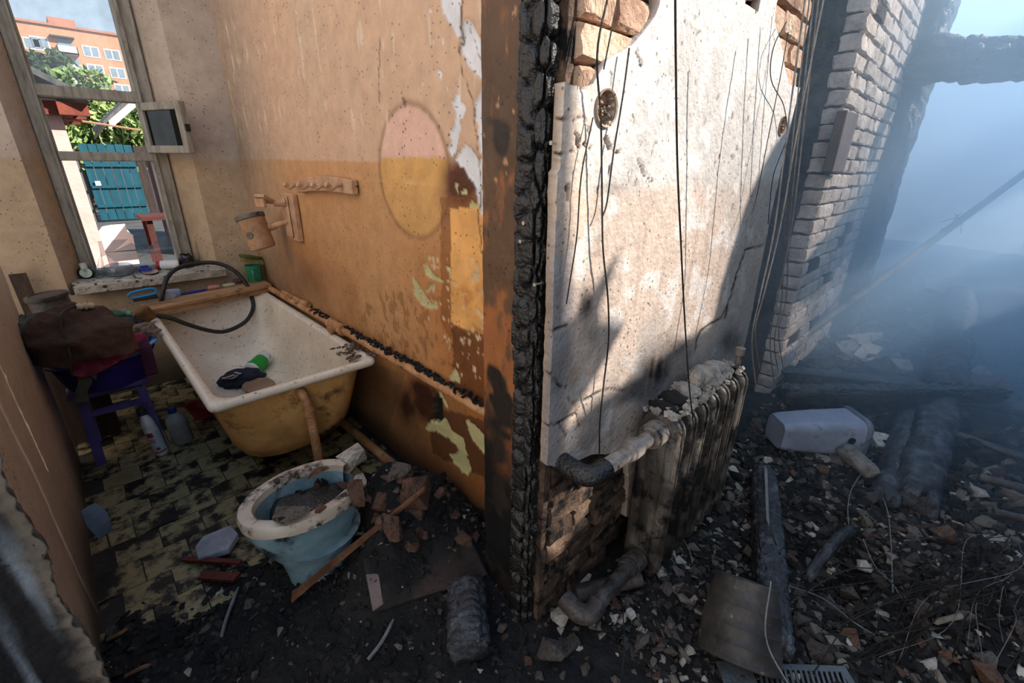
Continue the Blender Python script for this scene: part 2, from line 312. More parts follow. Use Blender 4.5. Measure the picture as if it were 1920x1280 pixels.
def tan_paint(P):
    Q = proj(P); n = len(P); S = P[:, [1, 2, 0]]
    n1 = fbm(S, 2.2, 4); n2 = fbm(S, 9, 4); n3 = fbm(S, 45, 3); z, y = P[:, 2], P[:, 1]
    Qj = Q + (np.stack([fbm(S, 30, 3), fbm(S + 31, 30, 3)], 1) - .5) * 9
    up, lo = lin((206, 168, 138)), lin((196, 146, 98))
    d = sstep(1.492, 1.502, z + (n3 - .5) * .012)
    col = lo + d[:, None] * (up - lo)
    warm = sstep(2.6, 1.2, y + (n1 - .5)); col = col * (1 - .0 * warm[:, None])
    def mixc(c, f): return col + np.clip(f, 0, 1)[:, None] * (lin(c) - col)
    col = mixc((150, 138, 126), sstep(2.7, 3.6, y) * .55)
    col = mixc((186, 172, 148), sstep(.42, .62, n1) * sstep(1.55, 1.9, z) * .35)
    col = mixc((150, 92, 46), sstep(.35, .75, n1 + .25 * sstep(1.75, 1.1, y)) * sstep(1.35, .7, z) * .75)
    col = mixc((186, 116, 58), sstep(1.9, 1.3, y) * sstep(1.45, 1.0, z) * .55)
    sp = sstep(.56, .62, fbm(np.stack([S[:, 0] * 1.5, S[:, 1], S[:, 2]], 1), 22, 2))
    col = mixc((116, 68, 34), sp * inpoly(Q, [(690, 540), (850, 560), (900, 700), (640, 640)]) * .45)
    # darker runs and soot smears above the pipe
    col = mixc((70, 56, 44), sstep(.5, .75, n1) * sstep(2.4, 3.0, y) * sstep(1.0, .65, z) * .8)
    col = mixc((104, 84, 62), sstep(2.2, 2.9, y) * sstep(1.05, .75, z) * .35)
    # ghost of an oval mirror
    C = X_(772, 326, TX); e = np.hypot((y - C[1]) / .235, (z - C[2]) / .232) + (n3 - .5) * .03
    ins = sstep(1.02, .97, e); topq = sstep(1.508, 1.518, z + (n3 - .5) * .01)
    col = mixc((226, 180, 160), ins * topq * .9); col = mixc((212, 160, 92), ins * (1 - topq) * (1 - sstep(.5, -.9, (z - C[2]) / .22) * .4))
    ring = np.exp(-((e - 1.02) / .05) ** 2); col = mixc((120, 82, 56), ring * .55 * sstep(.2, .65, n2 + .2))
    col = mixc((235, 205, 170), np.exp(-((z - 1.425) / .004) ** 2) * (sstep(.4, .7, n2)) * inpoly(Q, [(690, 300), (850, 300), (850, 360), (690, 360)]) * .7)
    # scorch beside the doorway
    sc = np.exp(-(((Q[:, 0] - 868) / 42) ** 2 + ((Q[:, 1] - 345) / 58) ** 2)); col = mixc((84, 40, 16), np.clip(sc * 1.7 * (n2 + .45) - .25, 0, 1))
    col = mixc((128, 72, 30), inpoly(Qj, [(826, 372), (918, 360), (918, 400), (846, 400), (846, 640), (826, 600)]) * .6)
    cab = inpoly(Q + (Qj - Q) * .3, CABINET); col = np.where(cab[:, None], lin((236, 172, 100)) * (.8 + .35 * n2[:, None]), col)
    col = mixc((176, 104, 46), cab * sstep(.48, .7, fbm(S + 5, 16, 3)) * .8 * sstep(1.25, .95, z))
    col = mixc((84, 44, 22), inpoly(Qj, [(846, 606), (918, 630), (918, 760), (850, 720)]) * .75)
    rd = np.exp(-(((Q[:, 0] - 785) / 42) ** 2 + ((Q[:, 1] - 755) / 48) ** 2)); col = mixc((58, 22, 10), np.clip(rd * 2.0 * (n2 + .3) - .3, 0, 1))
    col = mixc((72, 34, 16), inpoly(Qj, [(800, 760), (918, 790), (918, 900), (810, 850)]) * .7)
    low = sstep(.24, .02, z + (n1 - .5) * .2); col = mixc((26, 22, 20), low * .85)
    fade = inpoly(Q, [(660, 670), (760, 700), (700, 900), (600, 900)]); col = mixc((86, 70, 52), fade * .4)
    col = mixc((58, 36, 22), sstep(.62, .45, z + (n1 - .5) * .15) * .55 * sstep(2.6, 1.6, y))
    # scratches, specks
    scr = sstep(.70, .76, fbm(np.stack([S[:, 0] * 3, S[:, 1] * .7, S[:, 2]], 1) + 77, 9, 4)); col = mixc((226, 200, 172), scr * sstep(1.5, 1.7, z) * .7)
    
    off = np.zeros(n)
    for p in WHITE:
        m = inpoly(Qj, p); col = np.where(m[:, None], lin((222, 220, 222)) * (.86 + .25 * n2[:, None]), col); off = np.where(m, .006, off)
    for p in GREEN:
        m = inpoly(Qj, p); col = np.where(m[:, None], lin((196, 186, 134)) * (.75 + .4 * n2[:, None]), col); off = np.where(m, .005, off)
    fl = (fbm(S + 9, 38, 3) > .69) & inpoly(Q, [(780, 480), (912, 480), (912, 720), (850, 700), (800, 600)]); col = np.where(fl[:, None], lin((206, 178, 140)), col); off = np.where(fl, .004, off)
    m = inpoly(Qj, HOLE); col = np.where(m[:, None], lin((26, 30, 20)), col); off = np.where(m, .03, off)
    for pts, w in (([(866, 0), (862, 40), (866, 80), (860, 96)], 2.2), ([(862, 96), (866, 140), (884, 180), (890, 240), (896, 290), (900, 350), (896, 430), (906, 480)], .9), ([(876, 50), (890, 90), (902, 128)], .7), ([(757, 186), (758, 197)], 2.6), ([(712, 70), (710, 190)], .7)):
        k = np.exp(-(dline(Qj, pts) / w) ** 2); col = mixc((48, 30, 20), k * .9); off = off + k * .004
    return col, off
U2, V2 = np.meshgrid(us, zs, indexing='ij'); P = np.stack([np.full(U2.size, TX), U2.ravel(), V2.ravel()], 1)
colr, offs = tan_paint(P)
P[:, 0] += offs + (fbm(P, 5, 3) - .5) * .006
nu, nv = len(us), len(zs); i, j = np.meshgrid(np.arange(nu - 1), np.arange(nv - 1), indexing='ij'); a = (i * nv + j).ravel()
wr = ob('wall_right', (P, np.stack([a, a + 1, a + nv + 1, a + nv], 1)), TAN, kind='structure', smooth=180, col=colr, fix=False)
ob('masonry_core', bb(TX + .035, TX + .2, .93, 4.1, -.1, 3.7), MORTARD, wr)

# window wall with a splayed recess
def wallcol(P, base=(190, 170, 152), base2=(184, 158, 128)):
    n1 = fbm(P, 2.5, 4); n2 = fbm(P, 20, 3); d = sstep(1.47, 1.5, P[:, 2] + (n2 - .5) * .02)
    c = lin(base2) + d[:, None] * (lin(base) - lin(base2)); c = c * (.8 + .4 * n1[:, None])
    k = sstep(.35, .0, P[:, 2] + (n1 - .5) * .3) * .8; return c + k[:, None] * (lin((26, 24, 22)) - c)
def dense_quads(quads, cell=.03):
    V = []; Fq = []; o = 0
    for q in quads:
        A, B, C, D = [np.asarray(x, float) for x in q]; n = max(1, int(np.linalg.norm(B - A) / cell)); m = max(1, int(np.linalg.norm(D - A) / cell))
        s, t = np.meshgrid(np.linspace(0, 1, n + 1), np.linspace(0, 1, m + 1), indexing='ij'); s = s.ravel()[:, None]; t = t.ravel()[:, None]
        V.append((A * (1 - s) + B * s) * (1 - t) + (D * (1 - s) + C * s) * t)
        i, j = np.meshgrid(np.arange(n), np.arange(m), indexing='ij'); a = (i * (m + 1) + j).ravel() + o
        Fq.append(np.stack([a, a + m + 1, a + m + 2, a + 1], 1)); o += (n + 1) * (m + 1)
    return np.concatenate(V), np.concatenate(Fq)
ZT = 3.7; SILL = .745; HEAD = 2.62
def vq(p, q, z0, z1): return [(p[0], p[1], z0), (q[0], q[1], z0), (q[0], q[1], z1), (p[0], p[1], z1)]
q = [vq((-1.8, YW), (-.1, YW), -.1, ZT), vq((-.1, YW), (.0, YW + .2), SILL - .05, HEAD), vq((.0, YW + .2), (.0, 4.12), SILL - .05, HEAD),
     vq((.585, 4.12), (.585, YW + .2), SILL - .05, HEAD), vq((.585, YW + .2), (.70, YW), SILL - .05, HEAD), vq((.70, YW), (1.0, YW), -.1, ZT),
     vq((-.1, YW), (.70, YW), -.1, SILL - .04), vq((-.1, YW), (.70, YW), HEAD, ZT)]
q.append([(-.1, YW, HEAD), (.70, YW, HEAD), (.585, 4.12, HEAD), (.0, 4.12, HEAD)])
q += [vq((-1.8, 4.12), (0, 4.12), -.1, ZT), vq((.585, 4.12), (1.2, 4.12), -.1, ZT), vq((0, 4.12), (.585, 4.12), HEAD, ZT), vq((0, 4.12), (.585, 4.12), -.1, SILL - .05)]
q.append([(-1.8, YW, ZT), (1.2, YW, ZT), (1.2, 4.12, ZT), (-1.8, 4.12, ZT)])
v, f = dense_quads(q, .03); v[:, 1] += (fbm(v, 6, 3) - .5) * .012 * (v[:, 1] < YW + .05)
wb = ob('wall_back', (v, f), TAN, kind='structure', smooth=50, col=wallcol(v))
# left bathroom wall, broken off near the camera
LX = -.265
def leftmask(u, z): return (u < 2.97) & (z < 1.24 + .12 * (fbm(np.stack([u, z * 0, z * 0 + 4], 1), 6, 4) - .5)) & (u > 1.22)
v, f, uv = gridsheet(np.concatenate([np.arange(1.2, 1.8, .015), np.arange(1.8, 3.0, .03)]), np.arange(-.1, 1.5, .012), lambda u, z: np.stack([np.full(len(u), LX), u, z], 1), leftmask)
v[:, 0] += (fbm(v, 5, 3) - .5) * .01
wl = ob('wall_left', (v, f), TAN, kind='structure', smooth=180, col=wallcol(v, (196, 186, 174), (186, 172, 156)), fix=False)
# its broken end, charred and limewashed in streaks, a thicker stub of masonry at the doorway
EX, EY = -.205, 1.20
v, f, uv = gridsheet(np.concatenate([np.arange(-.45, -.32, .012), np.arange(-.32, .061, .006)]), np.arange(-.1, 1.3, .009), lambda u, z: np.stack([u, u * 0, z], 1))
u, z = v[:, 0].copy(), v[:, 2]; w = np.clip(u / .06, 0, 1); rg = (fbm(np.stack([z, u * 0, u * 0 + 2], 1), 7, 4) - .5) * .03 + (fbm(np.stack([z, u * 0, u * 0 + 8], 1), 50, 2) - .5) * .02
edge = np.clip(-u / .10, 0, 1); nz = fbm(v, 14, 4)
v[:, 0] = np.where(u < 0, EX + u, EX + w * (-.34 - EX)) + rg * sstep(.12, 0, np.abs(u)); v[:, 1] = np.where(u < 0, EY + .05 * edge ** .5 - .03, EY + w * .30) + (nz - .5) * .02
st = sstep(.50, .66, fbm(np.stack([v[:, 0] * 16, v[:, 2] * 1.4, v[:, 0] * 0], 1), 1, 4)); c = lin((24, 24, 27)) + st[:, None] * (lin((120, 128, 138)) - lin((24, 24, 27)))
rim = (sstep(.45, .1, edge + (nz - .5) * .8) * (u < .012))[:, None]; c = c + rim * (lin((104, 96, 88)) * (.3 + 1.2 * nz[:, None]) - c)
ob('broken_end', (v, f), LITP, wl, smooth=180, col=c, fix=False)
ob('masonry_core', bb(-.42, LX - .012, 1.3, 2.95, -.1, 1.16), MORTARD, wl)

# ------------------------------------------------------------------ sunlit wall (plane y = LY): bricks under a plaster coat
XE = 2.28
wf = ob('wall_front', bb(.845, XE - .02, LY + .055, .93, -.1, 3.7), MORTARD, kind='structure')
sC = lambda p: zc(1000, 0, 3.048, p)
sD = lambda p: zc(1000, 400, 3.048, p)
sE = lambda p: zc(1000, 660, 2.909, p)
def wxz(Q): return np.array([Y_(a, b, LY)[[0, 2]] for a, b in Q])
OUT = wxz([(1049, 150), (1046, 300), (1042, 420), (1036, 620), (1030, 760), (1025, 872), (1045, 876), (1068, 872), (1080, 862), (1108, 852), (1140, 850), (1176, 842), (1180, 905), (1174, 968), (1196, 972), (1207, 962)]).tolist() + \
      [(1.42, .16), (1.8, .12), (XE, .12), (XE, .55)] + wxz([(1397, 655), (1418, 540), (1441, 430), (1462, 330), (1490, 200), (1500, 165), (1480, 158), (1470, 120), (1462, 75), (1452, 40), (1455, 10)]).tolist() + \
      [(1.84, 2.3), (1.7, 3.0), (.98, 3.0), (1.0, 2.2)] + wxz([(1236, 5), (1228, 30), (1205, 62), (1182, 88), (1165, 96), (1140, 110), (1128, 130), (1112, 158), (1095, 166), (1075, 160)]).tolist()
OUT = np.array(OUT)
CHIP = [wxz(sC(p)) for p in ([(1200, -10), (1210, 25), (1255, 45), (1275, 80), (1290, 45), (1300, -10)],)]
def ragged(u, z):
    s = np.stack([u, z * 0 + 3, z], 1); Q = np.stack([u, z], 1)
    m = inpoly(Q, OUT)
    for p in CHIP: m &= ~inpoly(Q, p)
    B = Y_(1136, 203, LY); m &= np.hypot(u - B[0], z - B[2]) > .036
    B = Y_(1466, 236, LY); m &= np.hypot(u - B[0], z - B[2]) > .034
    return m
us = np.concatenate([np.arange(.80, 1.25, .0065), np.arange(1.25, XE + .012, .012)]); zs = np.concatenate([np.arange(.08, 2.12, .0075), np.arange(2.15, 3.05, .06)])
v, f, uv = gridsheet(us, zs, lambda u, z: np.stack([u, np.full(len(u), LY), z], 1), ragged, .026, (0, -1, 0))
A_s = np.array(OUT); B_s = np.roll(A_s, -1, 0); q2 = v[:, [0, 2]]; bd = np.full(len(v), 9.); bp_ = q2.copy()
for a, b in zip(A_s, B_s):
    d = b - a; t = np.clip(((q2 - a) @ d) / (d @ d + 1e-12), 0, 1); c_ = a + t[:, None] * d; e = np.linalg.norm(q2 - c_, axis=1); m = e < bd; bd[m] = e[m]; bp_[m] = c_[m]
m = (bd < .0085) & (v[:, 2] < 2.14); jit = (fbm(v, 45, 3)[:, None] - .5) * .008; v[m, 0] = bp_[m, 0] + jit[m, 0]; v[m, 2] = bp_[m, 1] + jit[m, 0]
Q = proj(np.stack([v[:, 0], np.full(len(v), LY), v[:, 2]], 1)); S = v.copy(); S[:, 1] = 0
n1 = fbm(S, 3, 4); n2 = fbm(S, 12, 4); n3 = fbm(S, 50, 3); x, z = v[:, 0], v[:, 2]
col = lin((196, 190, 185)) * np.ones((len(v), 1)); 
def mixp(c, k):
    global col
    col = col + np.clip(k, 0, 1)[:, None] * (lin(c) - col)
mixp((182, 160, 143), sstep(1.47, 1.42, z + (n3 - .5) * .03) * .75)
mixp((212, 202, 193), np.exp(-((z - 1.475) / .016) ** 2) * sstep(.4, .55, n2) * (x > 1.02) * .9)
mixp((212, 186, 164), sstep(.98, .86, x + (n1 - .5) * .1) * .6)
mixp((160, 156, 152), sstep(.5, .68, n1) * .5); mixp((216, 213, 211), sstep(.55, .7, n2) * .5)
mixp((120, 116, 112), sstep(.52, .66, fbm(S + 4, 5, 4)) * sstep(1.1, .75, z) * .65)
mixp((96, 104, 116), sstep(.905, .855, x + (n2 - .5) * .06) * sstep(1.45, 1.2, z) * .7)  # blue-grey shade along the left edge painted into the plaster
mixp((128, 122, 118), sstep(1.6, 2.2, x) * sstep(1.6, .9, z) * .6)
for (px_, py_, rx, ry, k) in ((1098, 568, 12, 26, .95), (1230, 690, 34, 34, 1.0), (1270, 650, 30, 22, .6), (1200, 730, 26, 22, .7), (1110, 630, 16, 22, .5), (1085, 560, 30, 40, .35), (1150, 350, 30, 14, .35), (1300, 335, 26, 16, .3), (1170, 745, 22, 16, .5), (1370, 640, 20, 26, .7), (1060, 700, 30, 60, .35), (1120, 460, 10, 40, .25)):
    g = np.exp(-(((Q[:, 0] - px_) / rx) ** 2 + ((Q[:, 1] - py_) / ry) ** 2)); mixp((30, 29, 30), k * np.clip(g * (.5 + 1.2 * n2), 0, 1))
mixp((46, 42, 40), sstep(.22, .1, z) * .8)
pit = sstep(.78, .84, fbm(np.stack([S[:, 0], S[:, 1], S[:, 2] * .5], 1) + 50, 85, 2)) * sstep(.45, .6, n1); mixp((84, 74, 66), pit * .7)
streak = sstep(.58, .72, fbm(np.stack([S[:, 0] * 30, S[:, 1], S[:, 2] * 2.5], 1), 1, 4)); mixp((140, 126, 114), streak * sstep(1.5, 1.2, z) * .35)
off = pit * .002 + (n1 - .5) * .008 + (n3 - .5) * .0025
CR = [sD(p) for p in ([(80, 905), (120, 940), (150, 990), (185, 990)], [(195, 1050), (215, 1072), (235, 1090)], [(280, 1065), (350, 1030), (430, 995), (520, 1010)], [(70, 1220), (140, 1190), (240, 1140)], [(140, 1195), (190, 1275)],
      [(920, 780), (950, 680), (1010, 630), (1080, 590), (1120, 500)], [(1100, 600), (1120, 500), (1200, 250), (1215, 205), (1310, 185)], [(100, 670), (190, 640)], [(240, 1130), (262, 1210)])] + \
     [sC(p) for p in ([(150, 670), (215, 700), (270, 665), (310, 720), (330, 775)], [(135, 890), (250, 850), (300, 820), (335, 860)], [(190, 480), (280, 510), (330, 480)], [(590, 290), (610, 350), (620, 390)], [(600, 900), (635, 1000)], [(650, 1010), (690, 1040)], [(440, 940), (436, 1000)])]
for p in CR:
    k = np.exp(-(dline(Q + (np.stack([n3, n2], 1) - .5) * 5, p) / 1.5) ** 2); mixp((26, 22, 20), k * 1.2); off = off + k * .006
for p in ([(225, 730), (250, 750), (268, 800), (255, 850), (245, 830), (248, 780)], [(400, 790), (420, 770), (430, 820), (450, 860), (435, 865), (415, 830)], [(460, 865), (500, 870), (535, 890), (490, 880)], [(185, 1060), (205, 1060), (203, 1140), (195, 1150)]):
    k = inpoly(Q + (np.stack([n3, n2], 1) - .5) * 6, sC(p)); mixp((60, 44, 34), k * .95); off = off + k * .012
v[:, 1] += off * (v[:, 1] < LY + .01)
bk = v[:, 1] > LY + .012; col[bk] = lin((150, 132, 114))
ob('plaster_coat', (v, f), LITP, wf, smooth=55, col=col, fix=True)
# bricks behind, each a part
bm_ = []
for k in range(8):
    v, f = box((0, 0, 0), (.245, .1, .068)); b = bmesh.new(); vs_ = [b.verts.new(q) for q in v]; [b.faces.new([vs_[i] for i in q]) for q in f]
    bmesh.ops.bevel(b, geom=b.edges[:], offset=.006, segments=1, affect='EDGES'); bmesh.ops.subdivide_edges(b, edges=[e for e in b.edges if e.calc_length() > .05], cuts=2)
    for q in b.verts: q.co += Vector(RS.uniform(-.0045, .0045, 3))
    bmesh.ops.recalc_face_normals(b, faces=b.faces); me = bpy.data.meshes.new('brick'); b.to_mesh(me); b.free(); me.materials.append(BRICK); me.shade_smooth(); me.set_sharp_from_angle(angle=math.radians(35)); bm_.append(me)
bmp = []
for me in bm_:
    m2 = me.copy(); m2.materials.clear(); m2.materials.append(BRICKP); bmp.append(m2)
bmd = []
for me in bm_:
    m2 = me.copy(); m2.materials.clear(); m2.materials.append(BRICKD); bmd.append(m2)
def lay(parent, x0, x1, z0, z1, y, keep, dark=None, L=.255, H=.08, pool=None):
    r = 0; z = z0
    while z < z1:
        x = x0 - (L / 2 if r % 2 else 0)
        while x < x1:
            a, b_ = max(x, x0), min(x + L, x1)
            if b_ - a > .05 and keep((a + b_) / 2, z + H / 2, a, b_):
                sx = (b_ - a - .012) / .245; dk = dark and dark((a + b_) / 2, z + H / 2)
                inst('brick', (bmd if dk else (pool or bm_))[RS.randint(8)], ((a + b_) / 2, y + .05 + RS.uniform(-.006, .006), z + H / 2), (RS.uniform(-.02, .02), RS.uniform(-.012, .012), RS.uniform(-.02, .02)), (sx, 1, (H - .012) / .068), parent)
            x += L
        z += H; r += 1
def keepf(x, z, a, b):
    pts = np.array([(xx, zz) for xx in (a + .01, x, b - .01) for zz in (z - .03, z + .03)]); return (~inpoly(pts, OUT)).any() and z < 2.45 and not (x > 1.25 and z < .2)
lay(wf, .855, XE - .015, -.06, 2.45, LY + .018, keepf, dark=lambda x, z: z < .75)
# the doorway reveal of the sunlit wall: brown boarded strip and burnt jamb
RXV = .822
ob('plaster_return', bb(RXV + .012, .86, LY + .028, .93, -.1, 3.6), BRICKD, wf)
v, f, uv = gridsheet(np.arange(.825, .962, .004), np.concatenate([np.arange(-.1, 2.35, .008), np.arange(2.4, 3.6, .1)]), lambda u, z: np.stack([np.full(len(u), RXV - .006), u, z], 1), None, .03, (-1, 0, 0))
n1 = fbm(v, 5, 4); n2 = fbm(v * [1, 1, .5], 26, 4); c = lin((92, 66, 46)) * (.45 + 1.1 * n1[:, None])
k = sstep(.48, .62, n2 * .6 + n1 * .4 + .12 * sstep(1.3, .9, v[:, 2]) - .05)[:, None]; c = c + k * (lin((150, 92, 52)) - c)
k = sstep(.69, .75, fbm(v + 8, 46, 3))[:, None]; c = c + k * (lin((186, 138, 100)) - c) * (v[:, 2:3] > 1.45)
k = sstep(.95, .45, v[:, 2] + (n1 - .5) * .5)[:, None]; c = c + k * (lin((12, 11, 11)) - c)
k = sstep(.6, .68, fbm(v + 21, 9, 3))[:, None]; c = c + k * (lin((36, 28, 22)) - c)
v[:, 0] += (n2 - .5) * .008
ob('scorched_board', (v, f), TAN, wf, smooth=60, col=c)
charred('charred_jamb', (.818, .772, -.08), (.818, .772, 3.4), .095, .06, CHAR, su=.07, nv=7, depth=.024, fine=.1, warp=.7, seed=4, up=(1, 0, 0), square=.75, res=.006, m=72, parent=wf)

# ------------------------------------------------------------------ doorway and brick pier further along the sunlit wall
wp = ob('wall_far', bb(3.16, 4.95, LY + .06, 1.1, -.1, 3.4), MORTARD, kind='structure')
lay(wp, 3.14, 4.62, -.06, 3.3, LY + .03, lambda x, z, a, b: True, dark=lambda x, z: RS.rand() < .06, H=.085, pool=bmp)
charred('charred_post', (4.80, LY + .0, -.1), (4.80, LY + .0, 3.6), .40, .22, CHAR, su=.09, nv=12, depth=.02, seed=9, up=(0, 1, 0), res=.016, parent=wp)
charred('charred_post', (2.36, LY + .2, -.1), (2.36, LY + .2, 3.3), .13, .2, CHAR, su=.09, nv=9, depth=.018, seed=12, up=(0, 1, 0), res=.014, parent=wp)
# sooty room seen through the doorway
v, f, uv = gridsheet(np.arange(1.8, 6.2, .03), np.arange(-.1, 3.4, .03), lambda u, z: np.stack([u, np.full(len(u), 2.6), z], 1))
n1 = fbm(v, 1.6, 4); c = lin((34, 34, 36)) + sstep(.5, .62, n1)[:, None] * (lin((112, 108, 104)) - lin((34, 34, 36)))
ob('soot_black_plaster', (v, f), LITP, wp, smooth=180, col=c)
ob('meter_panel', bb(3.02, 3.28, LY - .02, LY + .03, 1.48, 1.78), M('brown_panel', [(86, 70, 62), (112, 92, 82)], rough=.5), wp, bevel=.006)

# ------------------------------------------------------------------ unseen wall behind the viewer: top outline shaped to cast the wanted shade
YO = -2.3; TT = LY - YO
def back(px, py): p = Y_(px, py, LY); return (p[0] - SUN[0] * TT, p[2] - SUN[2] * TT)
top = [back(a, b) for a, b in ((1020, 1020), (1060, 1040), (1095, 985), (1130, 960), (1160, 935), (1190, 905))]
prof = [(-.2, 0), (-.2, 2.6), (1.6, 2.85), (1.95, 2.87), (1.98, 5.3), (3.225, 5.3), (3.225, 4.05), (3.235, 3.9), (3.24, 3.0)] + [p for p in top if p[0] > 3.25] + [(top[-1][0] + .06, 2.80), (4.0, 2.83), (4.6, 2.88), (5.2, 2.93), (5.7, 3.0), (5.95, 2.95), (6.1, 2.4), (6.9, 2.25), (7.25, 2.35), (7.45, 3.45), (8.5, 3.5), (9.5, 3.55), (11.5, 3.6), (11.5, 0)]  # tall pier step added to keep sun off the left bathroom wall
wo = ob('shadow_wall_opposite', prism([(x, YO, z) for x, z in prof], (0, -.25, 0)), MORTARD, kind='structure')
def caster(name, pts, th=.12, dy=0):
    ob(name, prism([(x, YO - .1 - dy, z) for x, z in pts], (0, -th, 0)), CHAR, wo, smooth=None)
def cp(pts): return [back(a, b) for a, b in pts]
# unseen casters: outlines of wanted wall shadows carried back along the sun
caster('shadow_caster_spike', cp(sD([(606, 0), (575, 120), (530, 240), (495, 335), (500, 400), (625, 438), (590, 500), (480, 660), (380, 830), (262, 1000), (160, 1110), (60, 1190), (-60, 1050), (40, 760), (150, 640), (200, 530), (300, 420), (380, 320), (480, 190)])))
caster('shadow_caster_slope', cp(sD([(1230, 470), (1180, 440), (1100, 462), (1080, 505), (1030, 520), (960, 560), (900, 600), (840, 640), (790, 700), (700, 745), (640, 770), (560, 832), (480, 865), (330, 990), (230, 1050), (100, 1130), (-60, 1260), (60, 1330), (270, 1232), (420, 1150), (560, 1062), (760, 925), (920, 795), (1050, 704), (1040, 850), (1230, 850)])))
caster('shadow_caster_upright', cp([(1510, 176), (1470, 235), (1444, 300), (1420, 380), (1400, 440), (1375, 560), (1400, 700), (1440, 660), (1468, 520), (1515, 380), (1550, 240)]))
caster('shadow_caster_band', cp([(1640, 330), (1700, 215), (1760, 100), (1800, 120), (1722, 300), (1645, 400), (1556, 500), (1500, 500), (1548, 440)]))

# unseen pale wall added at the viewer's left to bounce sun into the bathroom
ob('bounce_wall', bb(-2.0, -1.8, -2.6, 4.1, -.1, 4.3), M('bounce_wall_plaster', [(212, 208, 202), (226, 222, 216)], rough=.9, scale=4, bump=.3), kind='structure')

# ------------------------------------------------------------------ ground
DIRT = M('sooty_ground', [(6, 6, 6), (15, 14, 14), (30, 28, 26)], rough=.9, scale=7, bump=.8, bscale=35, soot=.3)
floor = ob('floor', join(bb(-1.2, 12, -3.5, 4.12, -.5, -.25), bb(-1.2, .99, 1.25, 4.12, -.25, -.006)), M('floor_screed', [(34, 31, 28), (60, 55, 48)], rough=.85, scale=5, bump=.4), kind='structure')
def Hh(x, y):
    x = np.asarray(x, float); y = np.asarray(y, float); P = np.stack([x, y, x * 0], 1)
    h = .02 + .07 * (fbm(P, 2.2, 4) - .4) + .05 * (fbm(P, 7, 3) - .5)
    h = h + .23 * np.exp(-((x - .78) / .20) ** 2 - ((y - 1.36) / .30) ** 2)
    h = h + .21 * np.exp(-((x - .53) / .13) ** 2 - ((y - 1.20) / .13) ** 2) + .16 * np.exp(-((x - .66) / .1) ** 2 - ((y - 1.42) / .12) ** 2)
    h = h + sstep(2.2, 4.5, x) * .10 + sstep(4.2, 6.0, x) * .16 * (.3 + fbm(P, 1.0, 3))
    h = h - .16 * np.exp(-((x - 1.9) / .22) ** 2 - ((y - .05) / .16) ** 2)
    inb = (x < .97) & (y > 1.3); t = sstep(1.45, 2.1, y + (fbm(P, 5, 3) - .5) * .6) * inb
    return h * (1 - t) - .045 * t
gx = np.concatenate([np.arange(-.6, 2.6, .016), np.arange(2.6, 5, .03), np.arange(5, 11, .08)]); gy = np.concatenate([np.arange(-2.25, -.6, .05), np.arange(-.6, 2.3, .018)])
v, f, uv = gridsheet(gx, gy, lambda x, y: np.stack([x, y, Hh(x, y)], 1), lambda x, y: ~((y > LY + .07) & (x > .99) & (x < XE)) )
v[:, 2] += (fbm(v, 28, 3) - .5) * .03 * (v[:, 2] > -.03)
ob('debris_bed', (v, f), DIRT, None, 'bed of soot and ash covering the floor of the burnt rooms', 'debris', kind='stuff', smooth=180)
TILE = M('cream_floor_tile', [(120, 108, 78), (152, 138, 100), (170, 154, 112)], rough=.5, scale=7, bump=.15, soot=.58, sscale=7, objvar=.12, sootcol=(20, 18, 16))
tm = []
for k in range(4):
    v, f = box((0, 0, 0), (.146, .146, .012)); me = mesh_of('tile', v, f, TILE); fixn(me); tm.append(me)
for iy in range(15):
    for ix in range(9):
        x = LX + .07 + ix * .15 + (.075 if iy % 2 else 0); y = 1.62 + iy * .15
        if x < TX - .02: inst('tile', tm[RS.randint(4)], (x, y, -.0055 + RS.uniform(0, .003)), (RS.uniform(-.01, .01), RS.uniform(-.01, .01), 0), 1, floor)

# ------------------------------------------------------------------ window
win = root('window_1', (.285, YW + .2, SILL), kind='structure')
FY0, FY1 = YW + .16, YW + .22
def zy(px, py): return Y_(px, py, FY0)[2]
zt0, zt1, zm0, zm1, ztop = zy(160, 186), zy(160, 168), zy(200, 300), zy(200, 289), 2.40
fl_, fr_ = .062, .498
fr = ob('frame', join(bb(-.01, fl_, FY0, FY1 + .03, SILL, 2.5), bb(fr_, .59, FY0, FY1 + .03, SILL, 2.5), bb(fl_, fr_, FY0, FY1 + .03, ztop, 2.5), bb(fl_, fr_, FY0, FY1 + .03, SILL, SILL + .065)), FRAMEW, win, bevel=.006)
ob('frame_stop', join(bb(.036, .05, FY0 - .018, FY0, SILL, 2.5), bb(fr_ + .012, fr_ + .03, FY0 - .018, FY0, SILL, 2.5)), FRAMEW, win, bevel=.004)
ob('transom', bb(fl_ - .03, fr_ + .03, FY0 - .012, FY1, zt0, zt1 + .01), FRAMEW, win, bevel=.006)
ob('mullion', bb(fl_ - .01, fr_ + .03, FY0 - .006, FY1, zm0 - .006, zm1 + .012), FRAMEW, win, bevel=.006)
ob('pane', bb(fl_ - .005, fr_ + .005, FY0 + .03, FY0 + .034, zt1, ztop), GLASSD, win)
# broken glass left standing in the bottom of the frame
for k, pts in enumerate(([(183, 452), (240, 448), (215, 470), (190, 482)], [(200, 478), (246, 455), (280, 470), (262, 484), (215, 490)], [(322, 392), (338, 440), (330, 452), (312, 440), (318, 410)], [(262, 482), (290, 452), (322, 440), (330, 466)])):
    ob('broken_glass', prism([Y_(a, b, FY0 + .02 + .01 * k) for a, b in pts], (0, .004, 0)), GLASSC, win)
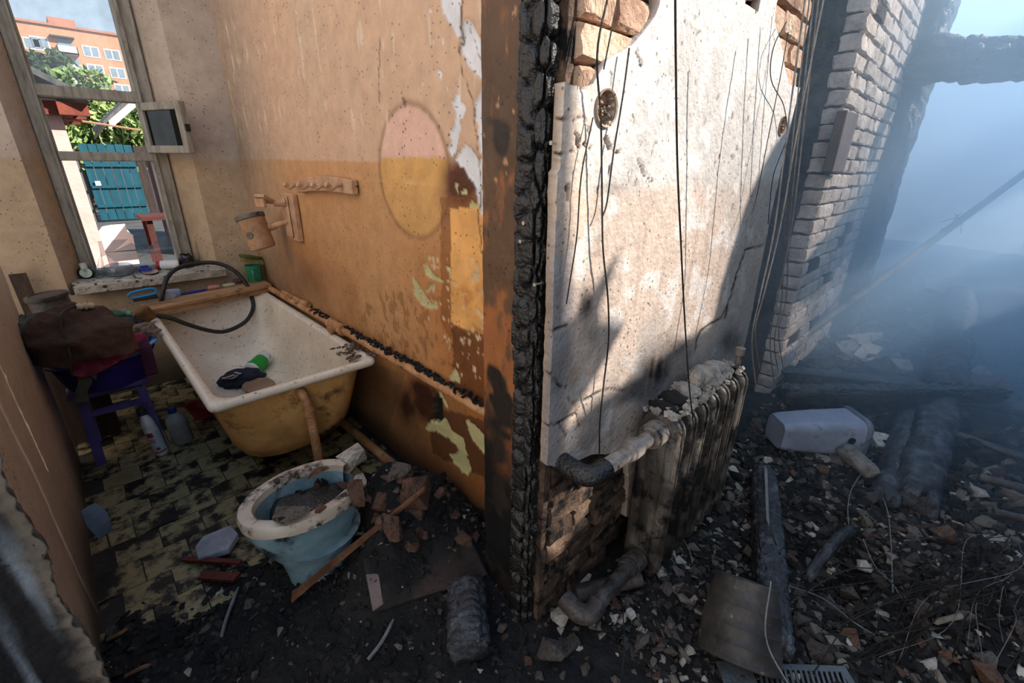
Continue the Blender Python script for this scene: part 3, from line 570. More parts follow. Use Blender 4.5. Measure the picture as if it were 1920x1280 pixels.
# the little vent sash, open into the room
HX, HY = fr_ + .005, FY0 - .005
zs0, zs1 = zm1 + .012, zt0
r_ = ray(350, 235); k_ = math.atan2(r_[0], r_[1])
best = min((abs(math.hypot(t * math.sin(k_) - HX, t * math.cos(k_) - HY) - .43), t) for t in np.arange(2.8, 3.9, .005)); ex, ey = best[1] * math.sin(k_), best[1] * math.cos(k_)
sd = np.array([ex - HX, ey - HY, 0]); SWD = np.linalg.norm(sd); sd /= SWD; sn = np.array([-sd[1], sd[0], 0])
RM = np.stack([sd, sn, [0, 0, 1]], 1)
def sbox(u0, u1, n0, n1, z0, z1):
    v, f = bb(u0, u1, n0, n1, z0, z1); return v @ RM.T + np.array([HX, HY, 0]), f
sash = ob('vent_sash', join(sbox(0, .05, -.02, .02, zs0, zs1), sbox(SWD - .05, SWD, -.02, .02, zs0, zs1), sbox(.05, SWD - .05, -.02, .02, zs0, zs0 + .045), sbox(.05, SWD - .05, -.02, .02, zs1 - .045, zs1)), FRAMEW, win, bevel=.005)
ob('pane', sbox(.045, SWD - .045, -.003, .001, zs0 + .04, zs1 - .04), GLASSV, sash)
ob('latch', join(sbox(SWD, SWD + .012, -.012, .012, (zs0 + zs1) / 2 - .02, (zs0 + zs1) / 2 + .02), tube([RM @ np.array([SWD + .005, 0, (zs0 + zs1) / 2]) + [HX, HY, 0], RM @ np.array([SWD + .04, -.02, (zs0 + zs1) / 2 - .01]) + [HX, HY, 0]], .006)), M('dark_iron', [(30, 28, 26), (58, 52, 48)], rough=.5, metal=.6), sash)
# sill: a thick cracked slab
SL0, SL1 = Y_(135, 535, 3.70), Y_(422, 503, 3.70); SZ = (SL0[2] + SL1[2]) / 2
v, f, uv = gridsheet(np.linspace(SL0[0], SL1[0], 120), np.linspace(0, 1, 44), lambda u, w: np.stack([u, 3.69 + np.clip((w - .25) / .75, 0, 1) * .27, SZ - .055 * (1 - np.clip(w / .25, 0, 1))], 1))
n2 = fbm(v, 18, 4); v[:, 1] -= (n2 - .5) * .018 * (uv[:, 1] < .3); v[:, 2] += (n2 - .5) * .008 - .008 * np.exp(-((uv[:, 1] - .25) / .04) ** 2)
c = lin((176, 166, 150)) * (.6 + .8 * n2[:, None]); k = sstep(.62, .7, fbm(v + 3, 40, 3))[:, None]; c = c + k * (lin((40, 36, 34)) - c)
SILLO = ob('window_sill', (v, f), LITP, win, smooth=60, col=c)
ob('window_sill_body', bb(SL0[0] + .01, SL1[0] - .01, 3.70, 3.97, SZ - .06, SZ - .006), MORTAR, win)

# ------------------------------------------------------------------ yard outside the window
yard = ob('ground', bb(-30, 9, 4.2, 140, -.3, 0.0), M('yard_ground', [(56, 58, 58), (84, 84, 82)], rough=.95, scale=2, bump=.4), kind='structure')
TEAL = M('teal_gate_paint', [(5, 58, 72), (10, 78, 92)], rough=.5, scale=3, bump=.2, stretch=(4, 4, .5))
GY = 15.0
g0, g1 = Y_(144, 268, GY), Y_(243, 272, GY); gzt = g0[2]; gx0, gx1 = g0[0], Y_(262, 330, GY)[0]
gate = root('yard_gate', ((gx0 + gx1) / 2, GY, 0), 'teal boarded yard gate with light showing between its boards', 'gate')
nb = 6; wb_ = (gx1 - gx0) / nb
for k in range(nb): ob('board', bb(gx0 + k * wb_ + .008, gx0 + (k + 1) * wb_ - .008, GY, GY + .03, .05, gzt - .01 * (k % 2)), TEAL, gate)
for z in (.38, .82, 1.3): ob('cross_rail', bb(gx0 + .02, gx1 - .02, GY - .05, GY, z - .03, z + .03), TEAL, gate)
ob('latch', bb(gx0 + .1, gx0 + .2, GY - .06, GY - .04, .85, .95), M('white_metal', [(220, 220, 215)], bump=0), gate)
GREY = M('grey_boards', [(72, 72, 72), (110, 108, 104)], rough=.9, scale=4, bump=.3, stretch=(5, 5, .4))
fen = root('yard_fence', (gx0 - .6, GY + .1, 0), 'grey weathered board fence left of the teal gate', 'fence')
for k in range(6): ob('board', bb(gx0 - 1.1 + k * .18, gx0 - .94 + k * .18, GY + .1, GY + .13, 0, 1.68 + .05 * math.sin(k * 2)), GREY, fen)
fe2 = root('yard_fence', (gx1 + .9, GY + .1, 0), 'dark weathered board fence right of the teal gate', 'fence')
for k in range(12): ob('board', bb(gx1 + .02 + k * .18, gx1 + .19 + k * .18, GY + .05, GY + .08, 0, 1.75 + .04 * math.sin(k * 3)), M('dark_boards', [(36, 30, 28), (64, 52, 46)], rough=.9, stretch=(5, 5, .4)), fe2)
PINK = M('pink_stucco', [(196, 158, 150), (216, 180, 170)], rough=.9, scale=4)
RUSTY = M('rust_red_paint', [(86, 40, 30), (130, 66, 48)], rough=.8, scale=5)
y0 = 6.5; a = Y_(100, 230, y0); b_ = Y_(168, 468, y0)
nh = root('neighbour_house', (a[0] - .4, y0 + .5, 0), 'pink stuccoed outbuilding with a grey slate roof beyond the window', 'building')
ob('wall', bb(a[0] - 1.2, a[0] + .075, y0, y0 + 2.0, 0, 2.0), PINK, nh)
ob('cornice', bb(a[0] - 1.2, a[0] + .16, y0 - .06, y0 + 2.1, 1.86, 1.98), RUSTY, nh)
e0 = np.array([a[0] + .30, y0 - .25, 1.98])
ob('roof', prism([e0, e0 + [-1.4, 0, .8], e0 + [-1.4, 0, .86], e0 + [0, 0, .06]], (0, 2.8, 0)), GREY, nh)
for k in range(4): ob('rafter_end', bb(e0[0] - .24, e0[0] - .02, y0 - .15 + k * .6, y0 - .07 + k * .6, 1.86, 1.97), RUSTY, nh)
y1 = 9.0; p0, p1, p2, p3 = [Y_(*q, y1) for q in ((196, 238), (243, 192), (330, 250), (330, 262))]
sh = root('shed', (p1[0] + .6, y1, 0), 'wooden shed with a pale gable board and slate roof beyond the gate', 'building')
def seg(p, q, h, y, d): p, q = np.asarray(p), np.asarray(q); return prism([p, q, q + [0, 0, h], p + [0, 0, h]], (0, d, 0))
pk = np.array([p1[0] + .35, y1, p1[2] + .32])
ob('roof', seg(p0, pk, .07, y1, 2.2), GREY, sh)
ob('gable_board', seg(p0 + [.06, -.04, -.02], pk + [0, -.04, -.12], .1, y1, .04), M('pale_board', [(196, 190, 182), (222, 216, 206)], rough=.8), sh)
ob('roof_slope', seg(pk, pk + [1.3, 0, -.9], .07, y1, 2.2), GREY, sh)
ob('gable', prism([p0 + [.45, .05, 0.1], pk + [0, .05, -.1], pk + [1.2, .05, -.95], [pk[0] + 1.2, y1 + .05, 1.5], [p0[0] + .45, y1 + .05, 1.5]], (0, .06, 0)), RUSTY, sh)
ob('wall', bb(p1[0] + .25, pk[0] + 1.2, y1 + .05, y1 + 2, 0, 1.52), M('dark_red_boards', [(60, 30, 26), (92, 46, 36)], rough=.85, stretch=(5, 5, .4)), sh)
ob('eave_bracket', seg(Y_(178, 262, y1), Y_(196, 240, y1), .05, y1, .08), M('dark_boards', []), sh)
sl_ = ob('drying_line', tube([Y_(118, 222, 7), Y_(200, 234, 7.2), Y_(262, 244, 7.4)], .012, 6), M('rope_brown', [(150, 110, 84)]), None, 'brown pole strung between the yard roofs beyond the window', 'pole')
REDB = M('dark_red_paint', [(56, 24, 20), (84, 38, 30)], rough=.8, scale=5)
bn = root('workbench', (1.2, 8, 0), 'small red wooden bench in the yard by the shed', 'bench')
bp = Y_(292, 405, 7.0)
ob('bench_top', bb(bp[0] - .16, bp[0] + .5, 6.8, 7.3, bp[2] - .03, bp[2] + .01), REDB, bn)
for dx, dy in ((-.12, -.15), (.4, -.15), (-.12, .25), (.4, .25)): ob('leg', bb(bp[0] + dx, bp[0] + dx + .06, 7 + dy, 7.06 + dy, 0, bp[2] - .03), REDB, bn)
ob('stretcher', bb(bp[0] - .1, bp[0] + .45, 6.86, 6.9, .25, .3), REDB, bn)
# broken white foam box on the outer ledge
ob('outer_ledge', bb(-.2, .8, 4.10, 4.32, .62, .70), M('pale_ledge', [(150, 146, 142), (186, 182, 178)], rough=.9), kind='structure')
FOAM = M('white_foam', [(228, 226, 220), (244, 242, 236)], rough=.8, scale=5, bump=.1)
fb = root('foam_box', (.36, 7.5, 0), 'broken white foam box in the sunny yard seen through the window', 'box')
yb = 7.4; pts = [Y_(*q, yb) for q in ((178, 448), (186, 432), (192, 425), (208, 422), (234, 420), (240, 436), (249, 440), (255, 470), (186, 474))]
ob('front_panel', prism(pts, (0, .03, 0)), FOAM, fb)
bx0, bx1, bz = pts[0][0], pts[7][0], min(p[2] for p in pts)
ob('side_panel', bb(bx0, bx0 + .02, yb + .03, yb + .5, bz, bz + .16), FOAM, fb); ob('side_panel', bb(bx1 - .02, bx1, yb + .03, yb + .5, bz, bz + .22), FOAM, fb)
ob('base_panel', bb(bx0, bx1, yb, yb + .5, .0, bz + .015), FOAM, fb)
# trees
LEAF = M('leaf_green', [(62, 88, 44), (118, 142, 78), (176, 190, 122)], rough=.6, scale=.9, bump=0, objvar=.1)
LEAFD = M('leaf_dark', [(34, 52, 30), (62, 84, 46), (96, 116, 66)], rough=.6, scale=.7, bump=0)
def leaves(c, r, n, size, seed, mat, parent, clumps=9):
    R = np.random.RandomState(seed); cc = R.normal(0, .42, (clumps, 3)) * r + c; k = R.randint(clumps, size=n)
    d = R.normal(0, 1, (n, 3)); d /= np.linalg.norm(d, axis=1)[:, None]; pos = cc[k] + d * (R.rand(n, 1) ** .4) * np.asarray(r) * .45
    a = R.normal(0, 1, (n, 3)); a /= np.linalg.norm(a, axis=1)[:, None]; b = np.cross(a, R.normal(0, 1, (n, 3))); b /= np.linalg.norm(b, axis=1)[:, None] + 1e-9
    s = size * R.uniform(.6, 1.3, (n, 1)); v = np.stack([pos - a * s, pos - b * s * .45, pos + a * s, pos + b * s * .45], 1).reshape(-1, 3)
    q = np.arange(n)[:, None] * 4 + np.arange(4); return ob('foliage', (v, q), mat, parent, kind='stuff', smooth=None, fix=False)
def tree(px, py, y, r, n, size, seed, mat, label):
    c = Y_(px, py, y); t = root('tree', (c[0], y, 0), label, 'tree')
    leaves(c, r, n, size, seed, mat, t)
    ob('trunk', tube([(c[0], y, 0), (c[0] + .1, y, c[2] * .5), (c[0], y, c[2])], [.16, .12, .05], 8), M('bark', [(60, 48, 38), (88, 72, 58)], rough=.95), t)
tree(170, 225, 17, (1.5, .8, .9), 2600, .12, 1, LEAF, 'sunlit green tree directly behind the teal gate')
tree(232, 230, 18.5, (1.6, .8, 1.0), 2600, .12, 2, LEAF, 'sunlit green tree behind the shed roof on the right of the gate')
tree(120, 215, 19.5, (1.4, .8, 1.2), 2200, .13, 3, LEAFD, 'darker green tree behind the pink outbuilding')
tree(72, 150, 38, (1.3, .8, 1.3), 2500, .16, 4, LEAFD, 'tall dark tree in front of the brick flats at their left')
tree(108, 150, 33, (.7, .5, .9), 1500, .13, 5, LEAFD, 'tall dark tree in front of the balconies of the brick flats')
# five-storey flats
BY = 100.0
A0, A1 = Y_(20, 34, BY), Y_(262, 76, BY); dd = (A1[2] - A0[2])
bl = root('apartment_building', ((A0[0] + A1[0]) / 2, BY, 0), 'five-storey pale brick block of flats beyond the yard', 'building')
rz = (A0[2] + A1[2]) / 2
ob('wall', bb(A0[0] - 8, A1[0] + 14, BY, BY + 12, 0, rz), M('orange_flats_brick', [(196, 132, 100), (214, 152, 118)], rough=.9, scale=3, bump=.1), bl)
ob('roof', bb(A0[0] - 8.2, A1[0] + 14, BY - .3, BY + 12, rz, rz + .3), M('flats_roof', [(176, 120, 96)], bump=0), bl)
ob('roof_housing', bb(Y_(95, 50, BY)[0], Y_(145, 50, BY)[0], BY + 2, BY + 6, rz + .3, rz + 1.5), M('flats_roof', []), bl)
WF = M('flats_window_white', [(226, 226, 222)], bump=0); WG = M('flats_glass', [(120, 132, 140), (150, 160, 166)], rough=.15, bump=0)
for px, py in ((75, 80), (171, 97), (211, 103), (180, 131), (221, 137), (190, 166), (230, 168), (62, 82), (252, 110), (258, 142)):
    c = Y_(px, py, BY); w = ob('window', join(bb(c[0] - .95, c[0] + .95, BY - .06, BY, c[2] - .72, c[2] + .72)), WF, bl)
    for dx in (-.45, .45): ob('pane', bb(c[0] + dx - .36, c[0] + dx + .36, BY - .09, BY - .05, c[2] - .58, c[2] + .58), WG, w)
for px, py in ((125, 90), (137, 124), (148, 150)):
    c = Y_(px, py, BY); b_ = ob('balcony', join(bb(c[0] - 1.1, c[0] + 1.1, BY - 1.2, BY, c[2] - .9, c[2] - .7), bb(c[0] - 1.1, c[0] + 1.1, BY - 1.2, BY - 1.1, c[2] - .9, c[2] + .1), bb(c[0] - 1.1, c[0] - 1.0, BY - 1.2, BY, c[2] - .9, c[2] + .1), bb(c[0] + 1.0, c[0] + 1.1, BY - 1.2, BY, c[2] - .9, c[2] + .1)), M('balcony_paint', [(206, 196, 186)], bump=0), bl)
    ob('balcony_glazing', bb(c[0] - .8, c[0] + .8, BY - .1, BY, c[2] - .6, c[2] + 1.0), WG, b_)
c = Y_(118, 78, BY); ob('balcony_canopy', bb(c[0] - 1.3, c[0] + 1.3, BY - .8, BY, c[2] + .4, c[2] + .6), M('dark_canopy', [(70, 66, 70)], bump=0), bl)

# ------------------------------------------------------------------ bathtub
ENAM = M('worn_white_enamel', [(204, 188, 166), (232, 218, 198)], rough=.32, scale=3, bump=.04, soot=.3, sscale=42, sootcol=(44, 38, 34))
OCHRE = M('ochre_painted_iron', [(160, 114, 62), (208, 158, 96), (220, 174, 112)], rough=.45, scale=2.6, bump=.3, bscale=22, soot=.38, sscale=4, sootcol=(58, 34, 18))
OCHP = M('ochre_pipe_paint', [(128, 86, 54), (180, 128, 84), (196, 150, 108)], rough=.6, scale=9, bump=.4, bscale=60, soot=.3, sscale=16, sootcol=(48, 32, 22))
CRUST = M('black_crust', [(10, 9, 9), (34, 30, 28)], rough=.85, scale=20, bump=.6)
RIMZ = .60
tub = root('bathtub', (.57, 2.73, 0), 'white cast-iron bathtub with ochre painted outside, filthy with soot', 'bathtub')
T0, T1, TY0, TY1 = .213, .928, 1.90, 3.56
rings = [rrect(T0 + .03, T1 - .03, TY0 + .03, TY1 - .03, .05, RIMZ - .035, 7), rrect(T0 + .006, T1 - .006, TY0 + .006, TY1 - .006, .03, RIMZ - .034, 7), rrect(T0, T1, TY0, TY1, .03, RIMZ - .02, 7), rrect(T0 + .004, T1 - .004, TY0 + .004, TY1 - .004, .03, RIMZ - .004, 7),
         rrect(T0 + .014, T1 - .014, TY0 + .014, TY1 - .014, .04, RIMZ, 7), rrect(T0 + .034, T1 - .034, TY0 + .036, TY1 - .03, .07, RIMZ - .003, 7), rrect(T0 + .044, T1 - .044, TY0 + .05, TY1 - .04, .1, RIMZ - .014, 7)]
ob('rim', loft(rings), ENAM, tub, smooth=80)
inner = [(.044, .05, .04, .1, .586), (.055, .065, .06, .12, .52), (.075, .085, .11, .14, .40), (.10, .11, .2, .16, .29), (.135, .15, .30, .17, .215), (.18, .20, .36, .15, .185), (.25, .30, .5, .1, .178)]
ob('basin', loft([rrect(T0 + a, T1 - a, TY0 + b, TY1 - c, r, z, 7) for a, b, c, r, z in inner], False, True), ENAM, tub, smooth=80)
outer = [(.036, .04, .03, .1, .575), (.042, .05, .05, .12, .52), (.06, .07, .10, .14, .40), (.085, .095, .18, .16, .27), (.12, .135, .28, .17, .19), (.17, .185, .34, .15, .155), (.25, .30, .5, .1, .145)]
OCHS = OCHRE
ob('outer_shell', loft([rrect(T0 + a, T1 - a, TY0 + b, TY1 - c, r, z, 7) for a, b, c, r, z in outer], False, True), OCHRE, tub, smooth=80)
for x in (.42, .72):
    for y in (2.75, 3.25): ob('foot', lathe([(.03, 0), (.022, .03), (.026, .12), (.04, .17)], (x, y, .0), n=10), OCHRE, tub)
ov = Y_(562, 735, 1.95)
pth = smooth_path([(ov[0], 1.99, ov[2] + .0), (ov[0], 1.93, ov[2] + .004), (ov[0] + .006, 1.905, ov[2] - .025), (ov[0] + .012, 1.90, ov[2] - .1), (ov[0] + .02, 1.91, .12), (ov[0] + .02, 1.93, .05)], 5)
ob('overflow_pipe', join(tube(pth, .021, 12), lathe([(.034, 0), (.036, .012), (.03, .02)], (ov[0], 1.965, ov[2]), (0, -1, 0), 14), lathe([(.026, 0), (.026, .03)], (ov[0] + .011, 1.90, ov[2] - .1), (0, 0, 1), 12)), OCHP, tub, smooth=60)
# litter baked on the near rim corner
v = RS.uniform(-1, 1, (34, 3))
def lump(name, c, r, n, mat, parent=None, seed=0, **k):
    R = np.random.RandomState(seed); bm = bmesh.new(); bmesh.ops.create_icosphere(bm, subdivisions=n, radius=1); v = np.array([q.co[:] for q in bm.verts]); f = [tuple(x.index for x in q.verts) for q in bm.faces]; bm.free()
    d = .65 + .7 * fbm(v + seed * 5.3, 1.8, 4); v = v * d[:, None] * np.asarray(r) + np.asarray(c); return ob(name, (v, f), mat, parent, smooth=70, **k)
c = X_(672, 655, .90)
ob('scorched_scale', join(*[(lambda p, s: (box((0, 0, 0), s, np.array(Matrix.Rotation(RS.rand() * 6, 3, 'Z'))))[0:1][0] + p and 0)(0, 0) if False else box((c[0] + RS.uniform(-.1, .06), 2.0 + RS.uniform(-.06, .16), RIMZ + RS.uniform(0, .012)), (RS.uniform(.01, .035), RS.uniform(.01, .03), .006), np.array(Matrix.Rotation(RS.rand() * 6, 3, 'Z') @ Matrix.Rotation(RS.uniform(-.4, .4), 3, 'X'))) for _ in range(40)]), M('burnt_flakes', [(40, 30, 24), (92, 74, 60), (150, 136, 120)], rough=.9, scale=30), tub, kind='stuff')

# things lying in the tub
def tubz(px, py, z): return Z_(px, py, z)
bt = tubz(483, 683, .235); ax = np.array([.72, .62, .12]); ax /= np.linalg.norm(ax)
jar = root('paint_tin', bt, 'white plastic jar with green label lying in the bathtub', 'jar')
PLW = M('white_plastic', [(206, 204, 198), (226, 224, 220)], rough=.35, scale=8, bump=.05, soot=.25, sscale=20)
GRN = M('green_label', [(20, 130, 44), (36, 156, 60)], rough=.45, scale=6, bump=.05)
ob('body', lathe([(.038, -.075), (.047, -.07), (.047, .06), (.043, .068), (.043, .075)], bt, ax, 24), PLW, jar)
ob('label', lathe([(.0475, -.055), (.0482, -.05), (.0482, .045), (.0475, .05)], bt, ax, 24, cap0=False, cap1=False), GRN, jar)
t_, b_, c_ = frame_of(ax)
mid = bt + c_ * .0488
ob('label_panel', box(bt - b_ * .030 + c_ * .0385, (.05, .022, .002), np.stack([t_, b_, c_], 1)), PLW, jar)
ob('lid', lathe([(.045, .07), (.05, .072), (.05, .092), (.047, .096)], bt, ax, 24), PLW, jar)
NAVY = M('navy_cloth', [(14, 17, 30), (30, 36, 58)], rough=.9, scale=8, bump=.4)
bag = lump('navy_bag', tubz(452, 708, .215), (.12, .10, .055), 4, NAVY, None, 21, label='navy blue wet rag bundle beside the jar in the bathtub', cat='cloth')
p = tubz(432, 708, .27)
for k in range(5): ob('paper_scrap', box(p + np.array([RS.uniform(-.05, .05), RS.uniform(-.04, .04), RS.uniform(-.005, .02)]), (RS.uniform(.03, .06), RS.uniform(.012, .03), .002), np.array(Matrix.Rotation(RS.rand() * 6, 3, 'Z') @ Matrix.Rotation(RS.uniform(-.5, .5), 3, 'X'))), M('ash_paper', [(120, 116, 112), (170, 168, 164)], rough=.9), bag)
p = tubz(485, 724, .195)
ob('brown_disc', lathe([(.001, .0), (.085, .0), (.09, .008), (.085, .014), (.001, .012)], p, (.05, -.1, 1), 28), M('brown_disc', [(120, 96, 78), (150, 124, 100)], rough=.6), None, 'round brown disc lying at the near end of the bathtub bottom', 'disc')

# ------------------------------------------------------------------ pipes along the tan wall
pa, pb = X_(500, 537, .945), X_(911, 772, .945); dpi = (pb - pa); pc = pa + dpi * 1.12
wpipe = root('water_pipe', (pa + pb) / 2 * [1, 1, 0] + [0, 0, pb[2] - .03], 'sooty tan water pipe running along the tan wall above the bathtub', 'pipe')
ob('pipe', tube([pa + dpi * t for t in np.linspace(-.02, 1.12, 40)], .020, 12), OCHP, wpipe)
pf = X_(632, 612, .94); ob('tee_fitting', join(tube([pf - dpi / np.linalg.norm(dpi) * .07, pf + dpi / np.linalg.norm(dpi) * .07], .029, 12), tube([pf, pf + [-.05, .0, -.015]], .022, 12), tube([pf - dpi / np.linalg.norm(dpi) * .085, pf - dpi / np.linalg.norm(dpi) * .06], .033, 8), tube([pf + dpi / np.linalg.norm(dpi) * .06, pf + dpi / np.linalg.norm(dpi) * .085], .033, 8)), OCHP, wpipe)
ob('thin_branch', join(tube([X_(530, 546, .965), X_(575, 570, .965)], .013, 8), tube([X_(567, 566, .96), X_(578, 571, .955)], .019, 8)), OCHP, wpipe)
cr = []
for t in np.linspace(.35, 1.0, 110):
    q = pa + dpi * t + [RS.uniform(-.012, .018), 0, .018 + RS.uniform(0, .014) * (1 if t > .55 else .4)]
    cr.append(box(q, RS.uniform(.006, .022, 3) * [1, 1.3, .8 if t > .55 else .3], np.array(Matrix.Rotation(RS.rand() * 3, 3, 'Z') @ Matrix.Rotation(RS.rand() * 3, 3, 'Y'))))
ob('soot_crust', join(*cr), CRUST, wpipe, kind='stuff')
la, lb = X_(640, 790, .90), X_(722, 858, .90)
ob('drain_run', tube([la - (lb - la) * .8, la, lb, lb + (lb - la) * .25], .024, 10), OCHP, None, 'tan drain pipe running low along the tan wall behind the toilet', 'pipe')
# toothbrush-cup bracket and hook rail on the tan wall
DUSTY = M('dust_tan_metal', [(158, 118, 86), (186, 144, 110), (200, 164, 132)], rough=.6, scale=12, bump=.3, soot=.2, sscale=14, sootcol=(52, 44, 40))
GREYM = M('bare_grey_metal', [(84, 80, 76), (120, 114, 108)], rough=.5, metal=.5, soot=.3)
pq = [X_(530, 366, .962), X_(553, 363, .962), X_(571, 446, .962), X_(546, 452, .962)]
br = root('cup_bracket', np.mean(pq, 0) + [0, 0, -.14], 'sooted tan wall bracket holding a tilted metal cup', 'bracket')
ym, zm_ = np.mean([p[1] for p in pq]), np.mean([p[2] for p in pq]); hy, hz = .075, .135
ob('back_plate', join(bb(.945, .979, ym - hy, ym + hy, zm_ - hz, zm_ + hz), bb(.93, .945, ym - .02, ym + hy - .01, zm_ - hz + .02, zm_ + hz - .015)), DUSTY, br, bevel=.01)
ca, cb = Y_(467, 403, ym + .05), Y_(494, 466, ym + .05); ca, cb = np.array(ca), np.array(cb)
k = .80 / ca[0]; ca = CAM + (ca - CAM) * k; k = .83 / cb[0]; cb = CAM + (cb - CAM) * k
L = np.linalg.norm(cb - ca); cup = ob('cup', lathe([(.078, 0), (.082, .004), (.082, .02), (.078, .024), (.074, L - .01), (.068, L), (.001, L), (.064, L - .01), (.072, .02), (.074, 0)], ca, cb - ca, 28, cap0=False, cap1=False), DUSTY, br, smooth=50)
ob('bare_rim', lathe([(.081, -.002), (.0835, 0), (.0835, .022), (.080, .026)], ca, cb - ca, 28, cap0=False, cap1=False), GREYM, cup)
sp = ca + (cb - ca) * .55 + np.array([-.055, -.052, 0]); ob('worn_spot', lathe([(.022, 0), (.020, .004)], sp, (-.7, -.7, .1), 14), GREYM, cup)
arm0 = np.array([.945, ym, zm_ - .02]); arm1 = ca + (cb - ca) * .4 + [.07, 0, 0]
ob('arm', join(tube([arm0, arm1], .017, 10), tube([arm1, arm1 * .7 + arm0 * .3], .024, 10)), DUSTY, br)
m0 = np.array([.94, ym + .0, zm_ + .09]); ob('melted_holder', join(tube([m0, m0 + [-.06, .04, -.015]], [.03, .014], 8), box(m0 + [-.10, .05, .015], (.09, .075, .02), np.array(Matrix.Rotation(.5, 3, 'Z') @ Matrix.Rotation(.5, 3, 'Y'))), box(m0 + [-.125, .05, -.005], (.02, .07, .05), np.array(Matrix.Rotation(.4, 3, 'Z')))), DUSTY, br, bevel=.004)
ra, rb = X_(558, 349, .955), X_(664, 350, .955)
rk = root('hook_rail', (ra + rb) / 2 - [0, 0, .05], 'sooted tan rail of four hooks on the tan wall', 'hook rail')
s = np.linspace(0, 1, 14); upc = [(ra + (rb - ra) * t + [0, 0, .028 + .02 * math.sin(math.pi * t)]) for t in s]; dn = [(ra + (rb - ra) * t + [0, 0, -.034 + .012 * math.sin(math.pi * t)]) for t in s[::-1]]
ob('plate', prism([p + [-.012, 0, 0] for p in upc + dn], (.03, 0, 0)), DUSTY, rk, bevel=.004)
for t in (.08, .36, .62, .86):
    h = ra + (rb - ra) * t + [-.012, 0, .0]; ob('hook', join(tube(smooth_path([h + [0, 0, .012], h + [-.03, 0, .006], h + [-.05, .005, -.008], h + [-.062, .006, .012]], 4), [.012] * 6 + [.010] * 5 + [.009] * 2, 8), lathe([(.004, 0), (.014, .006), (.014, .016), (.004, .022)], h + [-.058, .006, .004], (-.8, 0, .5), 10)), DUSTY, rk)
# dark nail hole and small nail
ob('wall_nail', tube([X_(670, 348, .98), X_(669, 350, .965)], .004, 6), M('dark_iron', []), None, 'small dark nail in the tan wall right of the hook rail', 'nail')

# ------------------------------------------------------------------ shelf board at the far end of the tub and what lies on it
WOOD = M('raw_board', [(110, 78, 52), (164, 124, 86), (186, 146, 104)], rough=.75, scale=4, bump=.3, bscale=30, stretch=(.7, 7, 7), soot=.28, sscale=9, sootcol=(52, 36, 26))
sh0, sh1 = Y_(268, 580, 3.52), Y_(536, 524, 3.60)
shz = .655
e0, e1 = Z_(270, 582, shz), Z_(534, 527, shz); ex1 = .955; e1 = e0 + (e1 - e0) * ((ex1 - e0[0]) / (e1[0] - e0[0]))
shelf = ob('shelf_board', prism([e0, e1, e1 + [0, .17, 0], e0 + [0, .17, 0]], (0, 0, -.022)), WOOD, None, 'raw wooden shelf board across the window end of the bathtub', 'shelf', bevel=.003)
ob('batten', prism([e0 + [.03, .012, -.022], e1 + [0, .012, -.022], e1 + [0, .05, -.022], e0 + [.03, .05, -.022]], (0, 0, -.035)), WOOD, shelf)
def on(px, py, z=shz): return Z_(px, py, z)
p = on(482, 527) + [0, .02, 0]
GMUG = M('green_enamel_mug', [(46, 128, 98), (66, 150, 118)], rough=.3, scale=4, bump=.05)
mug = root('mug', p, 'green enamel mug standing on the shelf board in the corner', 'mug')
ob('cup', lathe([(.046, 0), (.05, .004), (.055, .115), (.057, .12), (.053, .118), (.048, .008), (.001, .006)], p, (0, 0, 1), 26, cap0=True, cap1=False), GMUG, mug, smooth=50)
h = p + np.array([-.02, -.05, .09]); ob('handle', tube(smooth_path([h, h + [-.01, -.03, -.005], h + [-.008, -.03, -.045], h + [.002, -.002, -.068]], 5), .007, 8), GMUG, mug)
bz_ = p + np.array([0, 0, .125])
brs = root('scrub_brush', bz_, 'olive green scrubbing brush lying on the green mug', 'brush')
v, f = lump('tmp', (0, 0, 0), (1, 1, 1), 3, None).data, None
bpy.data.objects.remove(bpy.data.objects['tmp'])
ob('back', prism([bz_ + np.array([math.cos(a) * .075 - .005, math.sin(a) * .036, .042 - .02 * math.cos(a)]) for a in np.linspace(0, 6.28, 20, endpoint=False)], (0, 0, .022)), M('olive_plastic', [(58, 70, 26), (84, 94, 40)], rough=.5), brs, bevel=.006)
ob('bristles', join(*[tube([bz_ + np.array([a, b, .045 - .02 * a / .07]), bz_ + np.array([a * 1.12 + RS.uniform(-.004, .004), b * 1.2 - .004, .008 - .02 * a / .07])], .0022, 4) for a in np.linspace(-.062, .06, 16) for b in (-.024, -.012, 0, .012, .024)]), M('tan_bristle', [(130, 112, 60), (160, 140, 84)]), brs, kind='stuff')
def soap(name, px, py, r, col, label, cat='soap', rot=0, sq=.5, mat=None):
    c = on(px, py); a = np.linspace(0, 2 * np.pi, 24, endpoint=False); R = np.array(Matrix.Rotation(rot, 3, 'Z'))
    ca_, sa_ = np.sign(np.cos(a)) * np.abs(np.cos(a)) ** sq, np.sign(np.sin(a)) * np.abs(np.sin(a)) ** sq
    ring = lambda k, z: (np.stack([ca_ * r[0] * k, sa_ * r[1] * k, np.full(24, z * r[2])], 1) @ R.T) + c
    return ob(name, loft([ring(.86, 0), ring(1, .25), ring(1, .7), ring(.86, .95), ring(.4, 1.0)], True, True), mat or M(name + '_' + str(col), [col, tuple(min(255, x + 16) for x in col)], rough=.6, scale=10, soot=.2, sscale=25), None, label, cat, smooth=60)
soap('soap_bar', 402, 541, (.036, .024, .024), (176, 110, 104), 'pink soap bar on the shelf board left of the cream one')
soap('soap_bar', 430, 536, (.04, .02, .018), (176, 168, 136), 'cream soap bar on the shelf board between two soaps', rot=.1)
soap('soap_bar', 448, 530, (.034, .026, .03), (84, 44, 46), 'dark maroon soap bar on the shelf board beside the mug')
